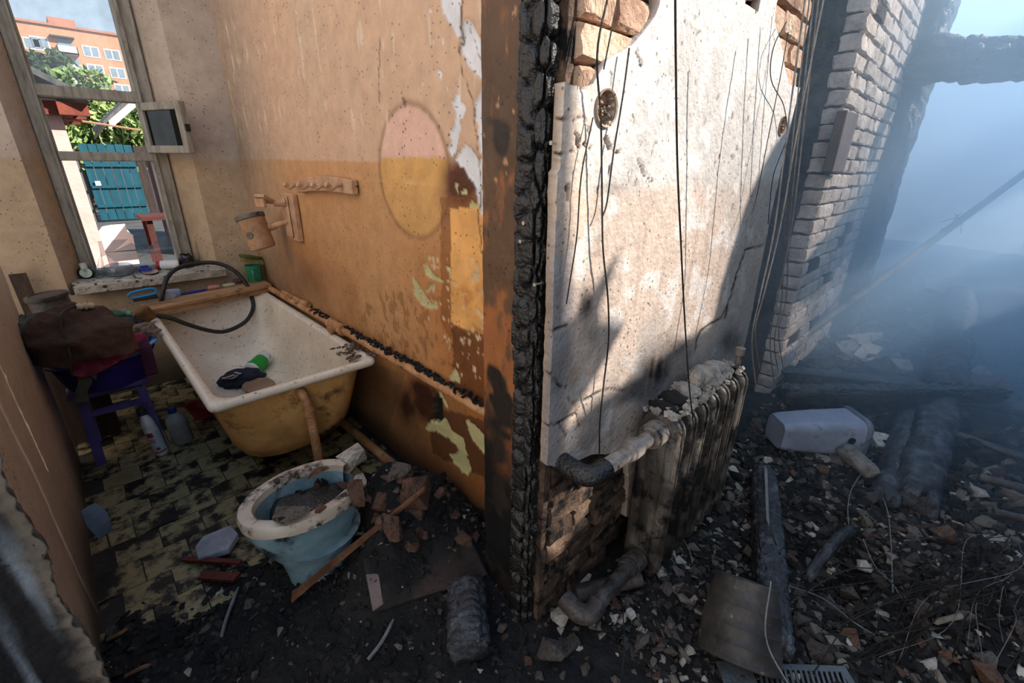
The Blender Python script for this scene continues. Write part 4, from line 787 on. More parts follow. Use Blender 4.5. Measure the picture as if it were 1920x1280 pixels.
soap('soap_dish', 326, 555, (.045, .032, .045), (122, 142, 170), 'pale blue rounded soap box at the left of the shelf board', 'soap box', sq=.8)
soap('plastic_comb', 362, 549, (.085, .014, .014), (30, 44, 120), 'long blue plastic scoop lying on the shelf board', 'scoop', rot=.12, sq=.4)
# black hose, looping from the sill down into the tub
hp = [(302, 566, 3.50), (306, 545, 3.51), (314, 520, 3.55), (335, 502, 3.62), (375, 493, 3.66), (410, 494, 3.64), (440, 508, 3.60), (462, 533, 3.55), (473, 560, 3.50), (474, 580, 3.46), (462, 601, 3.40), (440, 615, 3.36), (415, 622, 3.34), (385, 618, 3.33), (352, 608, 3.33), (322, 597, 3.34), (296, 592, 3.35), (272, 590, 3.36)]
RUB = M('black_rubber', [(22, 22, 22), (44, 44, 43)], rough=.5, scale=14, bump=.2)
hose = ob('rubber_hose', tube(smooth_path([Y_(*q) for q in hp], 5), .0135, 10), RUB, None, 'black rubber hose looping from the sill into the bathtub', 'hose')

# ------------------------------------------------------------------ things on the window sill
def sl(px, py):
    p = Z_(px, py, SZ); return p if p[1] < 3.885 else np.array([Y_(px, py, 3.885)[0], 3.885, SZ])
BLK = M('black_plastic', [(16, 16, 18), (30, 30, 32)], rough=.35, soot=.1)
c = sl(162, 514) + [0, 0, .038]; t = np.array([-.05, -1, .12]); t /= np.linalg.norm(t)
o = root('bottle', c - [0, 0, .038], 'short black bottle with a pale green label at the left end of the sill', 'bottle')
ob('body', lathe([(.036, -.03), (.041, -.026), (.041, .0), (.036, .008), (.03, .01)], c, t, 26), BLK, o)
ob('label', lathe([(.030, .008), (.030, .0115)], c, t, 24), M('pale_green_label', [(84, 116, 92), (196, 214, 196), (120, 150, 120)], rough=.4, scale=26), o)
ob('cap', lathe([(.018, .03), (.018, .06), (.014, .062)], c + [0, 0, .0], (-.02, 0, 1), 16), M('white_cap', [(190, 188, 182), (214, 212, 206)], rough=.4), o)
CLP = glass('clear_plastic', (226, 230, 232), dirt=.34, gloss=.10, dcol=(176, 186, 196))
c = sl(226, 513); o = root('plastic_tub', c, 'clear shallow plastic tub with red scraps inside on the sill', 'tub')
ob('body', lathe([(.001, .002), (.066, .002), (.072, .006), (.078, .034), (.086, .036), (.086, .04), (.074, .038), (.066, .008), (.001, .006)], c, n=28, cap0=False, cap1=False), CLP, o)
ob('lid', lathe([(.080, .04), (.076, .062), (.06, .072), (.0, .074)], c, n=28, cap0=False, cap1=False), CLP, o)
for k in range(4): ob('red_scrap', box(c + np.array([RS.uniform(-.04, .04), RS.uniform(-.03, .03), .018]), (.045, .012, .014), np.array(Matrix.Rotation(RS.rand() * 3, 3, 'Z'))), M('red_scrap', [(120, 34, 26), (160, 60, 44)], rough=.6), o)
c = sl(272, 505); o = root('blue_box', c, 'small blue plastic box on the sill right of the clear tub', 'box')
ob('body', bb(c[0] - .034, c[0] + .034, c[1] - .02, c[1] + .02, c[2], c[2] + .034), M('blue_plastic', [(34, 52, 128), (54, 74, 156)], rough=.4), o, bevel=.006)
ob('lid', bb(c[0] - .026, c[0] + .022, c[1] - .015, c[1] + .015, c[2] + .034, c[2] + .046), M('blue_plastic', []), o, bevel=.004)
c = sl(282, 512); ob('saucer', lathe([(.001, 0), (.05, 0), (.085, .01), (.088, .013), (.05, .006), (.001, .004)], c + [0, .01, 0], n=26, sx=1.1, sy=.5, cap0=False, cap1=False), M('pink_saucer', [(150, 110, 96), (176, 136, 120)], rough=.4), None, 'shallow pinkish saucer at the front edge of the sill', 'saucer')
c = sl(313, 490) + [0, 0, .03]; t = np.array([1, -.32, -.02]); t /= np.linalg.norm(t)
o = root('jar', c - [0, 0, .03], 'white ribbed jar with a red lid lying on the sill', 'jar')
ob('body', lathe([(.026, -.045), (.03, -.04), (.031, -.01), (.030, 0), (.031, .01), (.031, .03), (.03, .036), (.031, .042), (.031, .06), (.026, .066)], c, t, 22), PLW, o)
ob('lid', lathe([(.031, -.062), (.033, -.06), (.033, -.044), (.03, -.042)], c, t, 22), M('red_plastic', [(130, 26, 24), (160, 40, 34)], rough=.4), o)
c = sl(350, 492); o = root('glass_jar', c, 'sooty glass jar of black ash at the right end of the sill', 'jar')
ob('body', lathe([(.038, 0), (.042, .006), (.043, .07), (.03, .085), (.03, .095), (.028, .09), (.04, .068), (.039, .004)], c, n=24), glass('sooty_jar_glass', (120, 118, 112), dirt=.45, dcol=(70, 68, 64), gloss=.12), o)
ob('ash', lathe([(.036, .004), (.039, .012), (.040, .045), (.02, .052), (.0, .05)], c, n=20), CRUST, o)
c = sl(304, 498); ob('loose_bottle_cap', lathe([(.014, 0), (.016, .004), (.016, .018), (.013, .02)], c, (.2, -.5, .8), 18), M('green_cap', [(40, 96, 70), (180, 190, 170)], rough=.4, scale=40), None, 'small round green and silver bottle cap on the sill below the white jar', 'tin')  # green and silver bottle cap lying loose
c = sl(322, 500); o = root('small_bottle', c, 'small green bottle with a white cap at the front of the sill', 'bottle')
ob('body', lathe([(.012, 0), (.014, .004), (.014, .028), (.009, .034)], c, n=14), M('teal_plastic', [(60, 130, 104), (90, 156, 128)], rough=.4), o); ob('cap', lathe([(.016, .034), (.016, .048), (.013, .05)], c, n=14), M('white_cap', []), o)
ob('silver_foil', prism([sl(*q) + [0, 0, .012] for q in ((285, 503), (300, 497), (330, 503), (296, 506))], (0, 0, .003)), M('foil', [(150, 160, 168), (196, 204, 210)], rough=.3, metal=.6, scale=30), None, 'crumpled silver foil strip on the sill', 'foil')
for k, q in enumerate((((188, 470), (196, 505), (186, 506)), ((186, 480), (180, 506), (172, 508)), ((366, 436), (372, 484), (362, 482)))):
    b0 = sl(*q[1]); ob('glass_shard', prism([Y_(*q[0], b0[1] + .03), b0, sl(*q[2])], (.002, .004, 0)), GLASSC, None, ('clear glass shard leaning behind the black bottle', 'clear glass shard lying at the black bottle on the sill', 'thin mirror shard standing at the right reveal behind the ash jar')[k], 'glass shard')

# ------------------------------------------------------------------ stool, basins, clothes
LIL = M('lilac_paint', [(72, 60, 118), (104, 90, 152)], rough=.55, scale=6, bump=.15, soot=.25, sscale=18)
PURP = M('purple_plastic', [(40, 28, 104), (58, 42, 136)], rough=.4, scale=4, bump=.05)
BLUP = M('pale_blue_plastic', [(96, 136, 206), (128, 166, 226)], rough=.4, scale=4, bump=.05)
sc_ = np.array([-.055, 3.02])
st = root('stool', (sc_[0], sc_[1], 0), 'lilac painted wooden stool carrying the purple basin', 'stool')
ob('seat', bb(sc_[0] - .16, sc_[0] + .16, sc_[1] - .16, sc_[1] + .16, .385, .41), LIL, st, bevel=.005)
for dx, dy in ((-.13, -.14), (.13, -.14), (-.13, .14), (.13, .14)): ob('leg', prism([(sc_[0] + dx * .9 - .02, sc_[1] + dy * .9 - .016, .385), (sc_[0] + dx * .9 + .02, sc_[1] + dy * .9 - .016, .385), (sc_[0] + dx * .9 + .02, sc_[1] + dy * .9 + .016, .385), (sc_[0] + dx * .9 - .02, sc_[1] + dy * .9 + .016, .385)], (dx * .1, dy * .1, -.385)), LIL, st)
for dy in (-.13, .13): ob('rail', bb(sc_[0] - .12, sc_[0] + .12, sc_[1] + dy - .01, sc_[1] + dy + .01, .27, .30), LIL, st)
for dx in (-.12, .12): ob('rail', bb(sc_[0] + dx - .01, sc_[0] + dx + .01, sc_[1] - .13, sc_[1] + .13, .17, .20), LIL, st)
bc = np.array([sc_[0] + .01, sc_[1] - .03, .41])
ba = root('basin', bc, 'deep purple plastic basin standing on the lilac stool', 'basin')
ob('bowl', lathe([(.15, 0), (.165, .006), (.185, .05), (.205, .135), (.222, .142), (.224, .15), (.203, .148), (.18, .05), (.16, .012), (.001, .01)], bc, n=36, cap0=True, cap1=False), PURP, ba)
ob('handle', prism([bc + [.05, -.222, .132], bc + [-.06, -.220, .132], bc + [-.05, -.236, .132], bc + [.04, -.238, .132]], (0, 0, .012)), PURP, ba)
b2 = bc + [.03, .0, .045]
ob('washbowl', lathe([(.13, 0), (.15, .01), (.192, .125), (.212, .13), (.214, .138), (.19, .137), (.145, .02), (.001, .012)], b2, n=36, cap0=True, cap1=False), BLUP, None, 'pale blue basin nested inside the purple basin', 'basin')
def cloth(name, c, r, mat, seed, label, cat='clothes', fold=.25, n=5):
    v = np.zeros((0, 3)); nu, nv = 60, 26; a = np.linspace(0, 2 * np.pi, nu, endpoint=False); rings = []
    for i, t in enumerate(np.linspace(.02, 1, nv)):
        ang = t * np.pi * .60; d = np.stack([np.cos(a) * math.sin(ang), np.sin(a) * math.sin(ang), np.full(nu, math.cos(ang))], 1)
        k = 1 + fold * (fbm(d + seed, 2.4, 4) - .5) * 2 + fold * .3 * np.sin(a * n + seed + 5 * t + 6 * fbm(d + seed + 3, 1.5, 2)) * t; rings.append(d * k[:, None] * r + c)
    v, f = loft(rings, True, False); return ob(name, (v, f), mat, None, label, cat, smooth=180)
BRN = M('brown_cloth', [(56, 40, 30), (84, 60, 46)], rough=.95, scale=7, bump=.3, bscale=70, soot=.15, sootcol=(190, 180, 170), sscale=38)
GRC = M('grey_green_cloth', [(70, 70, 62), (104, 102, 90)], rough=.95, scale=7, bump=.3)
MAR = M('maroon_cloth', [(104, 30, 58), (140, 56, 82), (176, 100, 116)], rough=.95, scale=16, bump=.3, soot=.14, sootcol=(190, 160, 170), sscale=70)
cloth('brown_garment', Y_(150, 640, 2.80), (.185, .18, .17), BRN, 3, 'rust brown garment heaped on top of the basin', fold=.30)
cloth('grey_garment', Y_(70, 640, 2.86), (.085, .12, .12), GRC, 8, 'grey-green crumpled garment at the left of the brown one', fold=.45, n=9)
cloth('dark_rag', Y_(215, 620, 3.12), (.14, .12, .06), M('charred_rag', [(26, 25, 25), (56, 52, 50)], rough=.95), 5, 'charred dark rag behind the brown garment', fold=.4)
cloth('taupe_rag', Y_(272, 622, 2.98), (.06, .05, .045), M('taupe_cloth', [(96, 78, 70), (128, 108, 96)], rough=.95), 15, 'small taupe rag at the corner of the bathtub rim', fold=.4)
def ribbon(name, path, wdir, w, mat, label, cat='cloth', ripple=.012, seed=0, n=10):
    P = smooth_path(path, 6); wd = np.asarray(wdir, float); wd /= np.linalg.norm(wd); s = np.linspace(-.5, .5, n)
    V = P[:, None, :] + wd * (w * s)[None, :, None]; nz = fbm(V.reshape(-1, 3) + seed, 16, 3).reshape(V.shape[:2]); V[..., 1] += (nz - .5) * ripple * 2; V[..., 2] += (nz - .5) * ripple
    o = ob(name, loft(list(V), closed=False), mat, None, label, cat, smooth=180); m = o.modifiers.new('thickness', 'SOLIDIFY'); m.thickness = .004; return o
yb_ = bc[1] - .225
ribbon('flowered_scarf', [Y_(116, 668, yb_ + .0), Y_(140, 688, yb_ - .04), Y_(185, 682, yb_ - .04), Y_(232, 655, yb_ - .02), Y_(262, 640, yb_ + .03), Y_(280, 645, yb_ + .05)], (0.1, .1, 1), .085, MAR, 'maroon flowered scarf draped along the basin front', seed=4)
ribbon('maroon_rag', [Y_(262, 636, yb_ + .05), Y_(272, 652, yb_ - .0), Y_(280, 680, yb_ - .005), Y_(286, 704, yb_ - .004)], (1, .1, .05), .052, M('plum_cloth', [(56, 22, 44), (88, 40, 66)], rough=.95, scale=9), 'plum rag hanging down at the right of the basin', seed=9)
ribbon('olive_rag', [Y_(158, 655, yb_ + .0), Y_(150, 678, yb_ - .03), Y_(160, 712, yb_ - .025), Y_(152, 738, yb_ - .02), Y_(156, 756, yb_ - .02)], (1, .1, -.2), .05, GRC, 'olive grey strip of cloth hanging from the basin front', seed=12)
ribbon('olive_rag', [Y_(150, 672, yb_ - .032), Y_(165, 690, yb_ - .034), Y_(182, 705, yb_ - .03)], (.3, .1, .9), .045, GRC, 'short olive grey cloth end beside the hanging strip', seed=14)
PLK = M('dark_brown_plank', [(44, 32, 24), (76, 56, 42)], rough=.8, stretch=(6, 6, .6))
a = Y_(40, 522, 3.55); ob('plank', prism([(a[0] - .035, 3.55, 0), (a[0] + .035, 3.55, 0), (a[0] + .035, 3.57, 0), (a[0] - .035, 3.57, 0)], (-.02, .15, a[2])), PLK, None, 'dark brown plank leaning in the far left corner', 'plank')
a = Y_(86, 552, 3.30); o = root('tin_can', (a[0], 3.30, a[2] - .12), 'dull grey lidded can in the corner behind the clothes', 'can')
ob('body', lathe([(.075, -.2), (.08, -.195), (.08, -.02), (.076, -.01)], a, (-.08, 0, 1), 24), M('dull_grey_tin', [(52, 48, 46), (92, 86, 82)], rough=.5, metal=.3), o); ob('lid', lathe([(.086, -.02), (.088, -.015), (.086, .0), (.07, .004), (.068, -.002), (.0, -.002)], a, (-.08, 0, 1), 24, cap1=False), M('dull_grey_tin', []), o)
ob('can_crate', bb(a[0] - .11, a[0] + .1, 3.19, 3.42, 0, a[2] - .2), PLK, None, 'low dark crate under the grey can in the far corner', 'crate')
# litter between the basin and the shelf
SPG = M('brown_sponge', [(86, 58, 28), (124, 88, 46)], rough=.95, scale=20, bump=.8, bscale=50)
o = Y_(268, 592, 3.24); ob('sponge', box(o, (.105, .05, .085), np.array(Matrix.Rotation(.25, 3, 'Z') @ Matrix.Rotation(-.35, 3, 'Y'))), SPG, None, 'brown foam sponge block at the left end of the shelf board', 'sponge', bevel=.012)
o = Y_(205, 590, 3.2); q = root('bottle', o, 'clear green plastic bottle lying among rags behind the basin', 'bottle'); t = np.array([1, -.1, -.12]); ob('body', lathe([(.018, -.075), (.028, -.07), (.03, .02), (.016, .05), (.012, .055), (.012, .075)], o, t / np.linalg.norm(t), 16), glass('green_bottle_plastic', (130, 196, 166), dirt=.5, dcol=(96, 150, 120), gloss=.1), q); ob('cap', lathe([(.015, .072), (.015, .09)], o, t / np.linalg.norm(t), 14), M('teal_plastic', []), q)
for k, (px, py, lab) in enumerate(((238, 594, 'torn white paper scrap standing left of the sponge'), (236, 612, 'pinkish paper scrap lying in front of the sponge'), (318, 558, 'torn white paper scrap at the hose end on the shelf'))):
    o = Y_(px, py, 3.2 if k < 2 else 3.5); ob('paper_scrap', prism([o + q for q in ([-.03, 0, -.03], [.02, 0, -.04], [.035, 0, .01], [.0, .01, .045], [-.02, .01, .03])] if k != 1 else [o + q for q in ([-.06, -.03, 0], [.05, -.02, 0], [.06, .03, .005], [-.03, .03, .005])], (0, .002, .001)), M('ash_paper' if k != 1 else 'pink_paper', [(150, 120, 112)], rough=.9), None, lab, 'paper')
o = Y_(267, 552, 3.45); q = root('brush', o, 'bright blue plastic clothes brush on the rags left of the shelf', 'brush')
ob('handle', tube(smooth_path([o + d for d in ([-.07, 0, -.0], [-.05, 0, .018], [0, .0, .026], [.055, 0, .028], [.07, 0, .012], [.06, 0, -.004], [0, 0, -.012], [-.06, 0, -.014])], 4), .008, 8), M('sky_blue_plastic', [(20, 110, 160), (40, 140, 190)], rough=.4), q); ob('base', box(o + [0.01, 0, -.025], (.12, .04, .016)), M('charred_rag', []), q)
# lamp holder and flex lying over the clothes
o = Y_(160, 574, 2.78); q = root('lamp_holder', o, 'cream lamp holder lying on the brown garment with its flex', 'lamp holder')
ob('socket', lathe([(.013, -.03), (.016, -.02), (.011, -.008), (.019, .0), (.011, .01), (.016, .018), (.012, .03)], o, (1, .1, -.1), 14), M('cream_porcelain', [(170, 152, 116), (190, 172, 136)], rough=.4), q)
ob('flex', tube(smooth_path([o + [-.03, 0, 0], Y_(136, 576, 2.76), Y_(116, 588, 2.70), Y_(114, 612, 2.66), Y_(124, 640, 2.62), Y_(132, 672, 2.58), Y_(136, 705, 2.57)], 5), .0042, 6), RUB, q)
# bottles on the floor
o = Z_(304, 848, 0); q = root('bleach_bottle', o, 'white cleaner bottle with red print and dark cap by the stool', 'bottle')
t = np.array([-.10, .02, 1]); t /= np.linalg.norm(t)
ob('body', lathe([(.038, 0), (.042, .006), (.042, .16), (.038, .17), (.04, .18), (.036, .205), (.02, .245), (.018, .252)], o, t, 24, sx=1.05, sy=.75), PLW, q, smooth=50)
ob('cap', lathe([(.021, .25), (.023, .252), (.021, .285), (.014, .29)], o, t, 18), M('dark_grey_cap', [(34, 36, 42), (56, 58, 64)], rough=.4), q)
fr_t, fr_b, fr_c = frame_of(t)
def lab(h0, h1, a0, a1, mat, nm, r=.0428):
    aa = np.linspace(a0, a1, 9); V = []
    for h in (h0, h1):
        V.append(np.asarray(o) + t * h + r * (1.05 * np.cos(aa)[:, None] * fr_b + .75 * np.sin(aa)[:, None] * fr_c))
    ob(nm, loft(V, closed=False), mat, q, smooth=180, fix=False)
vd = -o / np.linalg.norm(o); va = math.atan2(vd @ fr_c / .75, vd @ fr_b / 1.05)
REDP = M('red_print', [(150, 40, 36), (176, 62, 54)], rough=.5, bump=0)
lab(.02, .155, va - 1.1, va + 1.1, M('grey_white_label', [(176, 180, 186), (198, 202, 206)], rough=.5), 'label')
lab(.125, .152, va + .0, va + .9, REDP, 'red_square', .0434); lab(.105, .110, va - .0, va + .8, REDP, 'red_line', .0434); lab(.094, .099, va - .0, va + .8, REDP, 'red_line', .0434); lab(.026, .034, va - .9, va + .9, REDP, 'red_band', .0434)
lab(.042, .060, va - .15, va + .45, M('orange_mark', [(190, 90, 40)], bump=0), 'hazard_mark', .0434)
cm = lambda a, h: o + t * h + .0440 * (1.05 * math.cos(a) * fr_b + .75 * math.sin(a) * fr_c)
DK = M('dark_print', [(20, 18, 18)], bump=0); ob('hazard_cross', join(tube([cm(va - .05, .045), cm(va + .35, .057)], .0014, 5), tube([cm(va - .05, .057), cm(va + .35, .045)], .0014, 5)), DK, q)
o = Z_(345, 826, 0); q = root('bottle', o, 'frosted white plastic bottle with a blue cap by the tub', 'bottle')
ob('body', lathe([(.044, 0), (.049, .006), (.049, .135), (.044, .16), (.02, .185), (.016, .19)], o, (-.06, .02, 1), 24), M('frosted_plastic', [(120, 120, 116), (150, 150, 146)], rough=.5, soot=.2), q, smooth=50); ob('cap', lathe([(.019, .188), (.02, .19), (.019, .215), (.015, .218)], o, (-.06, .02, 1), 16), M('navy_cap', [(24, 42, 96), (36, 58, 120)], rough=.4), q)
o = Z_(392, 790, 0); ob('red_bowl', lathe([(.05, 0), (.06, .006), (.085, .08), (.09, .084), (.08, .08), (.05, .01), (.001, .008)], o + [0, .1, .0], n=24, cap0=True, cap1=False), M('coral_plastic', [(120, 30, 38), (160, 48, 56)], rough=.4), None, 'red plastic bowl on the floor beneath the bathtub', 'bowl')

# ------------------------------------------------------------------ radiator under the sunlit plaster
IRON = M('scorched_radiator_paint', [(30, 28, 27), (66, 61, 57), (118, 110, 102)], rough=.45, scale=7, bump=.35, bscale=50, soot=.55, sscale=9, sootcol=(18, 17, 17), stretch=(1, 1, .45))
RX0, RP, NS, RY, RZ0, RZ1 = 1.215, .088, 7, .565, .075, .745
def rsec(x):
    """one column section of a cast-iron radiator: flanged rim, three columns, hubs"""
    hd = .07; parts = []
    def ringp(w, hy, z0, z1, r, k=5): return [(x + w, p[0], p[1]) for p in rrect(RY - hy, RY + hy, z0, z1, r, 0, k)[:, :2]]
    parts.append(loft([np.array(ringp(dx, hd - i, RZ0 + i, RZ1 - i, .045)) for dx, i in ((-.026, .012), (-.020, .003), (-.010, .0), (.010, .0), (.020, .003), (.026, .012))], True, True))
    parts.append(loft([np.array(ringp(dx, hd + .006, RZ0 - .006, RZ1 + .006, .05)) for dx in (-.005, .005)], True, True))
    for yy, rr in ((RY - .045, .030), (RY, .027), (RY + .045, .030)):
        parts.append(lathe([(rr * .6, RZ0 + .06), (rr, RZ0 + .1), (rr, RZ1 - .1), (rr * .6, RZ1 - .06)], (x, yy, 0), (0, 0, 1), 12, sx=1.0, sy=1.0))
    for z in (RZ0 + .055, RZ1 - .055): parts.append(tube([(x - RP / 2, RY, z), (x + RP / 2, RY, z)], .036, 16))
    return join(*parts)
rad = root('radiator', (RX0 + RP * NS / 2, RY, 0), 'scorched cast-iron radiator of seven sections below the sunlit plaster', 'radiator')
for k in range(NS): ob('section', rsec(RX0 + RP * (k + .5)), IRON, rad, smooth=45)
for x in (RX0 + RP * .5, RX0 + RP * (NS - .5)): ob('foot', bb(x - .02, x + .02, RY - .05, RY + .05, -.02, RZ0 + .02), IRON, rad)
PIPEG = M('grey_scorched_pipe', [(70, 64, 60), (128, 118, 110), (166, 156, 148)], rough=.5, scale=11, bump=.3, soot=.35, sscale=12, sootcol=(20, 18, 18))
zi = RZ1 - .055; hubx = RX0
ob('hub_collar', join(tube([(hubx - .035, RY, zi), (hubx + .01, RY, zi)], .042, 18), tube([(hubx - .05, RY, zi), (hubx - .03, RY, zi)], .036, 18)), PIPEG, rad)
i1 = np.array([.925, RY + .01, zi - .005])
ob('inlet_pipe', join(tube([(hubx - .04, RY, zi), i1], .025, 14), tube([(1.06, RY + .003, zi - .001), (1.10, RY + .003, zi - .001)], .033, 16), tube([(1.04, RY + .003, zi - .001), (1.06, RY + .003, zi - .001)], .029, 16)), PIPEG, rad)
ob('burnt_elbow', tube(smooth_path([i1 + [.02, 0, 0], i1 + [-.02, 0.0, 0], i1 + [-.045, .02, -.004], i1 + [-.05, .06, -.004], i1 + [-.05, .12, 0]], 5), .031, 14), CHAR, rad)
zo = RZ0 + .065; l1 = np.array([.95, RY - .01, zo + .0])
ob('outlet_pipe', join(tube([(hubx - .03, RY, zo), l1], .027, 14), tube([(hubx - .04, RY, zo), (hubx + .01, RY, zo)], .040, 16), tube([(hubx - .07, RY, zo), (hubx - .045, RY, zo)], .034, 16), tube(smooth_path([l1 + [.01, 0, 0], l1 + [-.03, 0, -.01], l1 + [-.055, .03, -.01], l1 + [-.055, .09, .0]], 5), .033, 14)), M('rusty_dark_pipe', [(30, 27, 27), (58, 52, 50), (92, 86, 82)], rough=.5, scale=16, bump=.4, soot=.3), rad)
# plug and valve at the far top corner
ob('bleed_valve', join(lathe([(.012, 0), (.012, .05), (.02, .055), (.02, .085), (.008, .09)], (RX0 + RP * NS + .03, RY, RZ1 - .02), n=10), tube([(RX0 + RP * NS, RY, zi), (RX0 + RP * NS + .04, RY, zi)], .02, 10)), PIPEG, rad)
# ------------------------------------------------------------------ junction boxes and wires on the plaster
for nm, (px, py), r, lab_ in (('junction_box', (1136, 203), .038, 'round burnt-out junction box high on the sunlit plaster'), ('junction_box', (1466, 236), .034, 'round burnt-out junction box near the right edge of the sunlit plaster')):
    c = Y_(px, py, LY); j = root(nm, c + [0, .03, 0], lab_, 'junction box')
    ob('ring', lathe([(r * .86, .03), (r * .95, -.004), (r * 1.05, -.006), (r * 1.06, .03)], c, (0, 1, 0), 28, cap0=False, cap1=False), M('burnt_ring', [(120, 96, 76), (170, 150, 130)], rough=.8, soot=.3), j)
    ob('back', lathe([(r, .028), (r, .036)], c, (0, 1, 0), 24), CHAR, j)
    ob('wire_stub', join(*[tube(smooth_path([c + np.array([RS.uniform(-.7, .7) * r, .026, RS.uniform(-.7, .7) * r]) for _ in range(4)] + [c + np.array([RS.uniform(-.6, .6) * r, -.004, RS.uniform(-.8, .2) * r])], 4), .0032, 5) for _ in range(7)]), M('stripped_wire', [(60, 52, 46), (150, 132, 112)], rough=.6, scale=50), j)
WIRE = M('burnt_wire', [(18, 16, 15), (44, 36, 30)], rough=.6, scale=30)
WIREG = M('grey_wire', [(84, 84, 86), (130, 128, 126)], rough=.6, scale=30)
def wire(pts, y, label, mat=WIRE, r=.0022, group=None, name='hanging_wire', cat='wire', k=6):
    if label is None: return
    P = [Y_(p[0], p[1], p[2] if len(p) > 2 else y) for p in pts]; return ob(name, tube(smooth_path(P, k), r, 5), mat, None, label, cat, group)
wire([(1266, -30), (1267, 100), (1270, 300), (1276, 440), (1284, 600), (1292, 720), (1300, 800), (1296, 850)], .47, 'thin dark straight wire hanging down the middle of the sunlit plaster to the radiator')
wire([(1143, -20), (1120, 100), (1127, 230), (1129, 380), (1131, 470), (1140, 560), (1141, 640), (1132, 720), (1125, 790), (1124, 850)], .655, 'kinked dark wire hanging past the upper junction box to the elbow', r=.0025)
wire([(1180, 90), (1168, 180), (1150, 290), (1138, 380), (1128, 410)], .66, 'short thin wire slanting down from the broken bricks')
wire([(1162, -20), (1132, 130)], .64, 'thin wire crossing the exposed bricks at the upper left of the plaster', r=.0018)
wire([(1112, 220), (1090, 330), (1082, 440), (1070, 520), (1062, 570)], .665, 'thin wire slanting down left of the upper junction box', r=.0018)
wire([(1475, 40), (1450, 90), (1446, 150), (1470, 200), (1474, 260), (1450, 330), (1440, 420)], .655, 'looped thin wire at the right edge of the sunlit plaster', r=.0018)
wire([(1478, 60), (1462, 150), (1440, 260), (1416, 380), (1400, 420)], .64, 'thin slack wire right of the sunlit plaster centre', r=.0016)
for k, (a, b, c_, d, e) in enumerate(((1520, 1490, 1470, 1466, 700), (1528, 1500, 1480, 1474, 690), (1537, 1508, 1484, 1458, 720), (1548, 1498, 1462, 1430, 690), (1512, 1478, 1452, 1424, 730))):
    wire([(a, -20), (b, 230), (c_, 430), (d, 560), (d - 14, 620 if k % 2 else 640), (d - 6, e)], .60 - .03 * k, ('grey wire hanging nearest the right edge of the sunlit wall', 'grey wire hanging straight to the rubble before the doorway', 'long pale wire hanging before the brick pier ending above the beam', 'slack wire crossing before the dark doorway', 'thin wire falling to the far end of the radiator')[k], WIREG, .0024)
# broken plaster and ash on the radiator
PLC = M('plaster_lump', [(96, 90, 84), (150, 142, 132), (184, 176, 166)], rough=.95, scale=14, bump=.6, soot=.3)
for k, (fx, s_, lab_) in enumerate(((4.3, (.075, .055, .035), 'big crumbly plaster lump on top of the radiator'), (3.4, (.035, .03, .045), 'pale upright plaster flake leaning on the radiator top'), (2.6, (.05, .05, .022), 'sooty plaster crumb between the middle radiator sections'), (1.5, (.05, .045, .02), 'dark ash lump on the nearer radiator sections'), (5.4, (.06, .05, .03), 'pale plaster lump at the far end of the radiator top'), (.75, (.03, .05, .014), 'dark flake lying on the nearest radiator section'))):
    lump('plaster_lump', (RX0 + RP * fx, RY + .02, RZ1 + s_[2] * .55), s_, 4, PLC if k not in (3, 5) else DIRT, None, 40 + k, label=lab_, cat='plaster lump')
ob('ash', join(*[box((RX0 + RS.uniform(0, .6), RY + RS.uniform(-.05, .06), RZ1 + RS.uniform(0, .012)), RS.uniform(.006, .022, 3), np.array(Matrix.Rotation(RS.rand() * 3, 3, 'Z') @ Matrix.Rotation(RS.rand(), 3, 'X'))) for _ in range(160)]), PLC, rad, kind='stuff')

# ------------------------------------------------------------------ toilet bowl, broken
TW = M('chipped_toilet_glaze', [(176, 158, 138), (206, 194, 178)], rough=.4, scale=5, bump=.1, soot=.45, sscale=13, sootcol=(34, 30, 27))
TB = M('pale_blue_glaze', [(96, 122, 130), (146, 174, 184)], rough=.3, scale=4, bump=.06, soot=.42, sscale=6, sootcol=(32, 36, 36))
tc_ = np.array([.385, 1.475]); TZ = .375
toi = root('toilet', (tc_[0], tc_[1], 0), 'broken pale blue toilet bowl full of charred rubble', 'toilet')
th0, th1 = math.radians(-62), math.radians(258)
TA, TB_ = .225, .165
def tring(ax, ay, z, a0=0, a1=2 * np.pi, n=49, ex=0): a = np.linspace(a0, a1, n); return np.stack([tc_[0] + ex + ax * np.cos(a) * (1 + .0 * np.cos(a)), tc_[1] + ay * np.sin(a), np.full(n, z)], 1)
A0_, A1_ = math.radians(20), math.radians(308)
def jag(R_, amt=.03):
    R_ = R_.copy(); R_[0] += RS.uniform(-amt, amt, 3); R_[-1] += RS.uniform(-amt, amt, 3); return R_
rr = [tring(TA - .055, TB_ - .05, TZ - .035, A0_, A1_), tring(TA - .048, TB_ - .045, TZ - .006, A0_, A1_), tring(TA - .03, TB_ - .03, TZ, A0_, A1_), tring(TA - .006, TB_ - .006, TZ - .004, A0_, A1_), tring(TA, TB_, TZ - .02, A0_, A1_), tring(TA - .004, TB_ - .004, TZ - .05, A0_, A1_), tring(TA - .03, TB_ - .03, TZ - .055, A0_, A1_)]
v, f = loft(rr, closed=False); v[:, 2] += (fbm(v, 20, 3) - .5) * .012
ob('rim', (v, f), TW, toi, smooth=50)
bo = [tring(TA - .012, TB_ - .012, TZ - .05, A0_, A1_), tring(TA - .02, TB_ - .02, TZ - .1, A0_, A1_), tring(TA - .05, TB_ - .04, TZ - .18, A0_, A1_), tring(.125, .10, .11, A0_, A1_), tring(.11, .09, .02, A0_, A1_), tring(.125, .10, -.02, A0_, A1_)]
for q in bo: q[0] += [.0, .0, -.03]; q[-1] += [0, 0, 0]
ob('outer_bowl', loft(bo, closed=False), TB, toi, smooth=80)
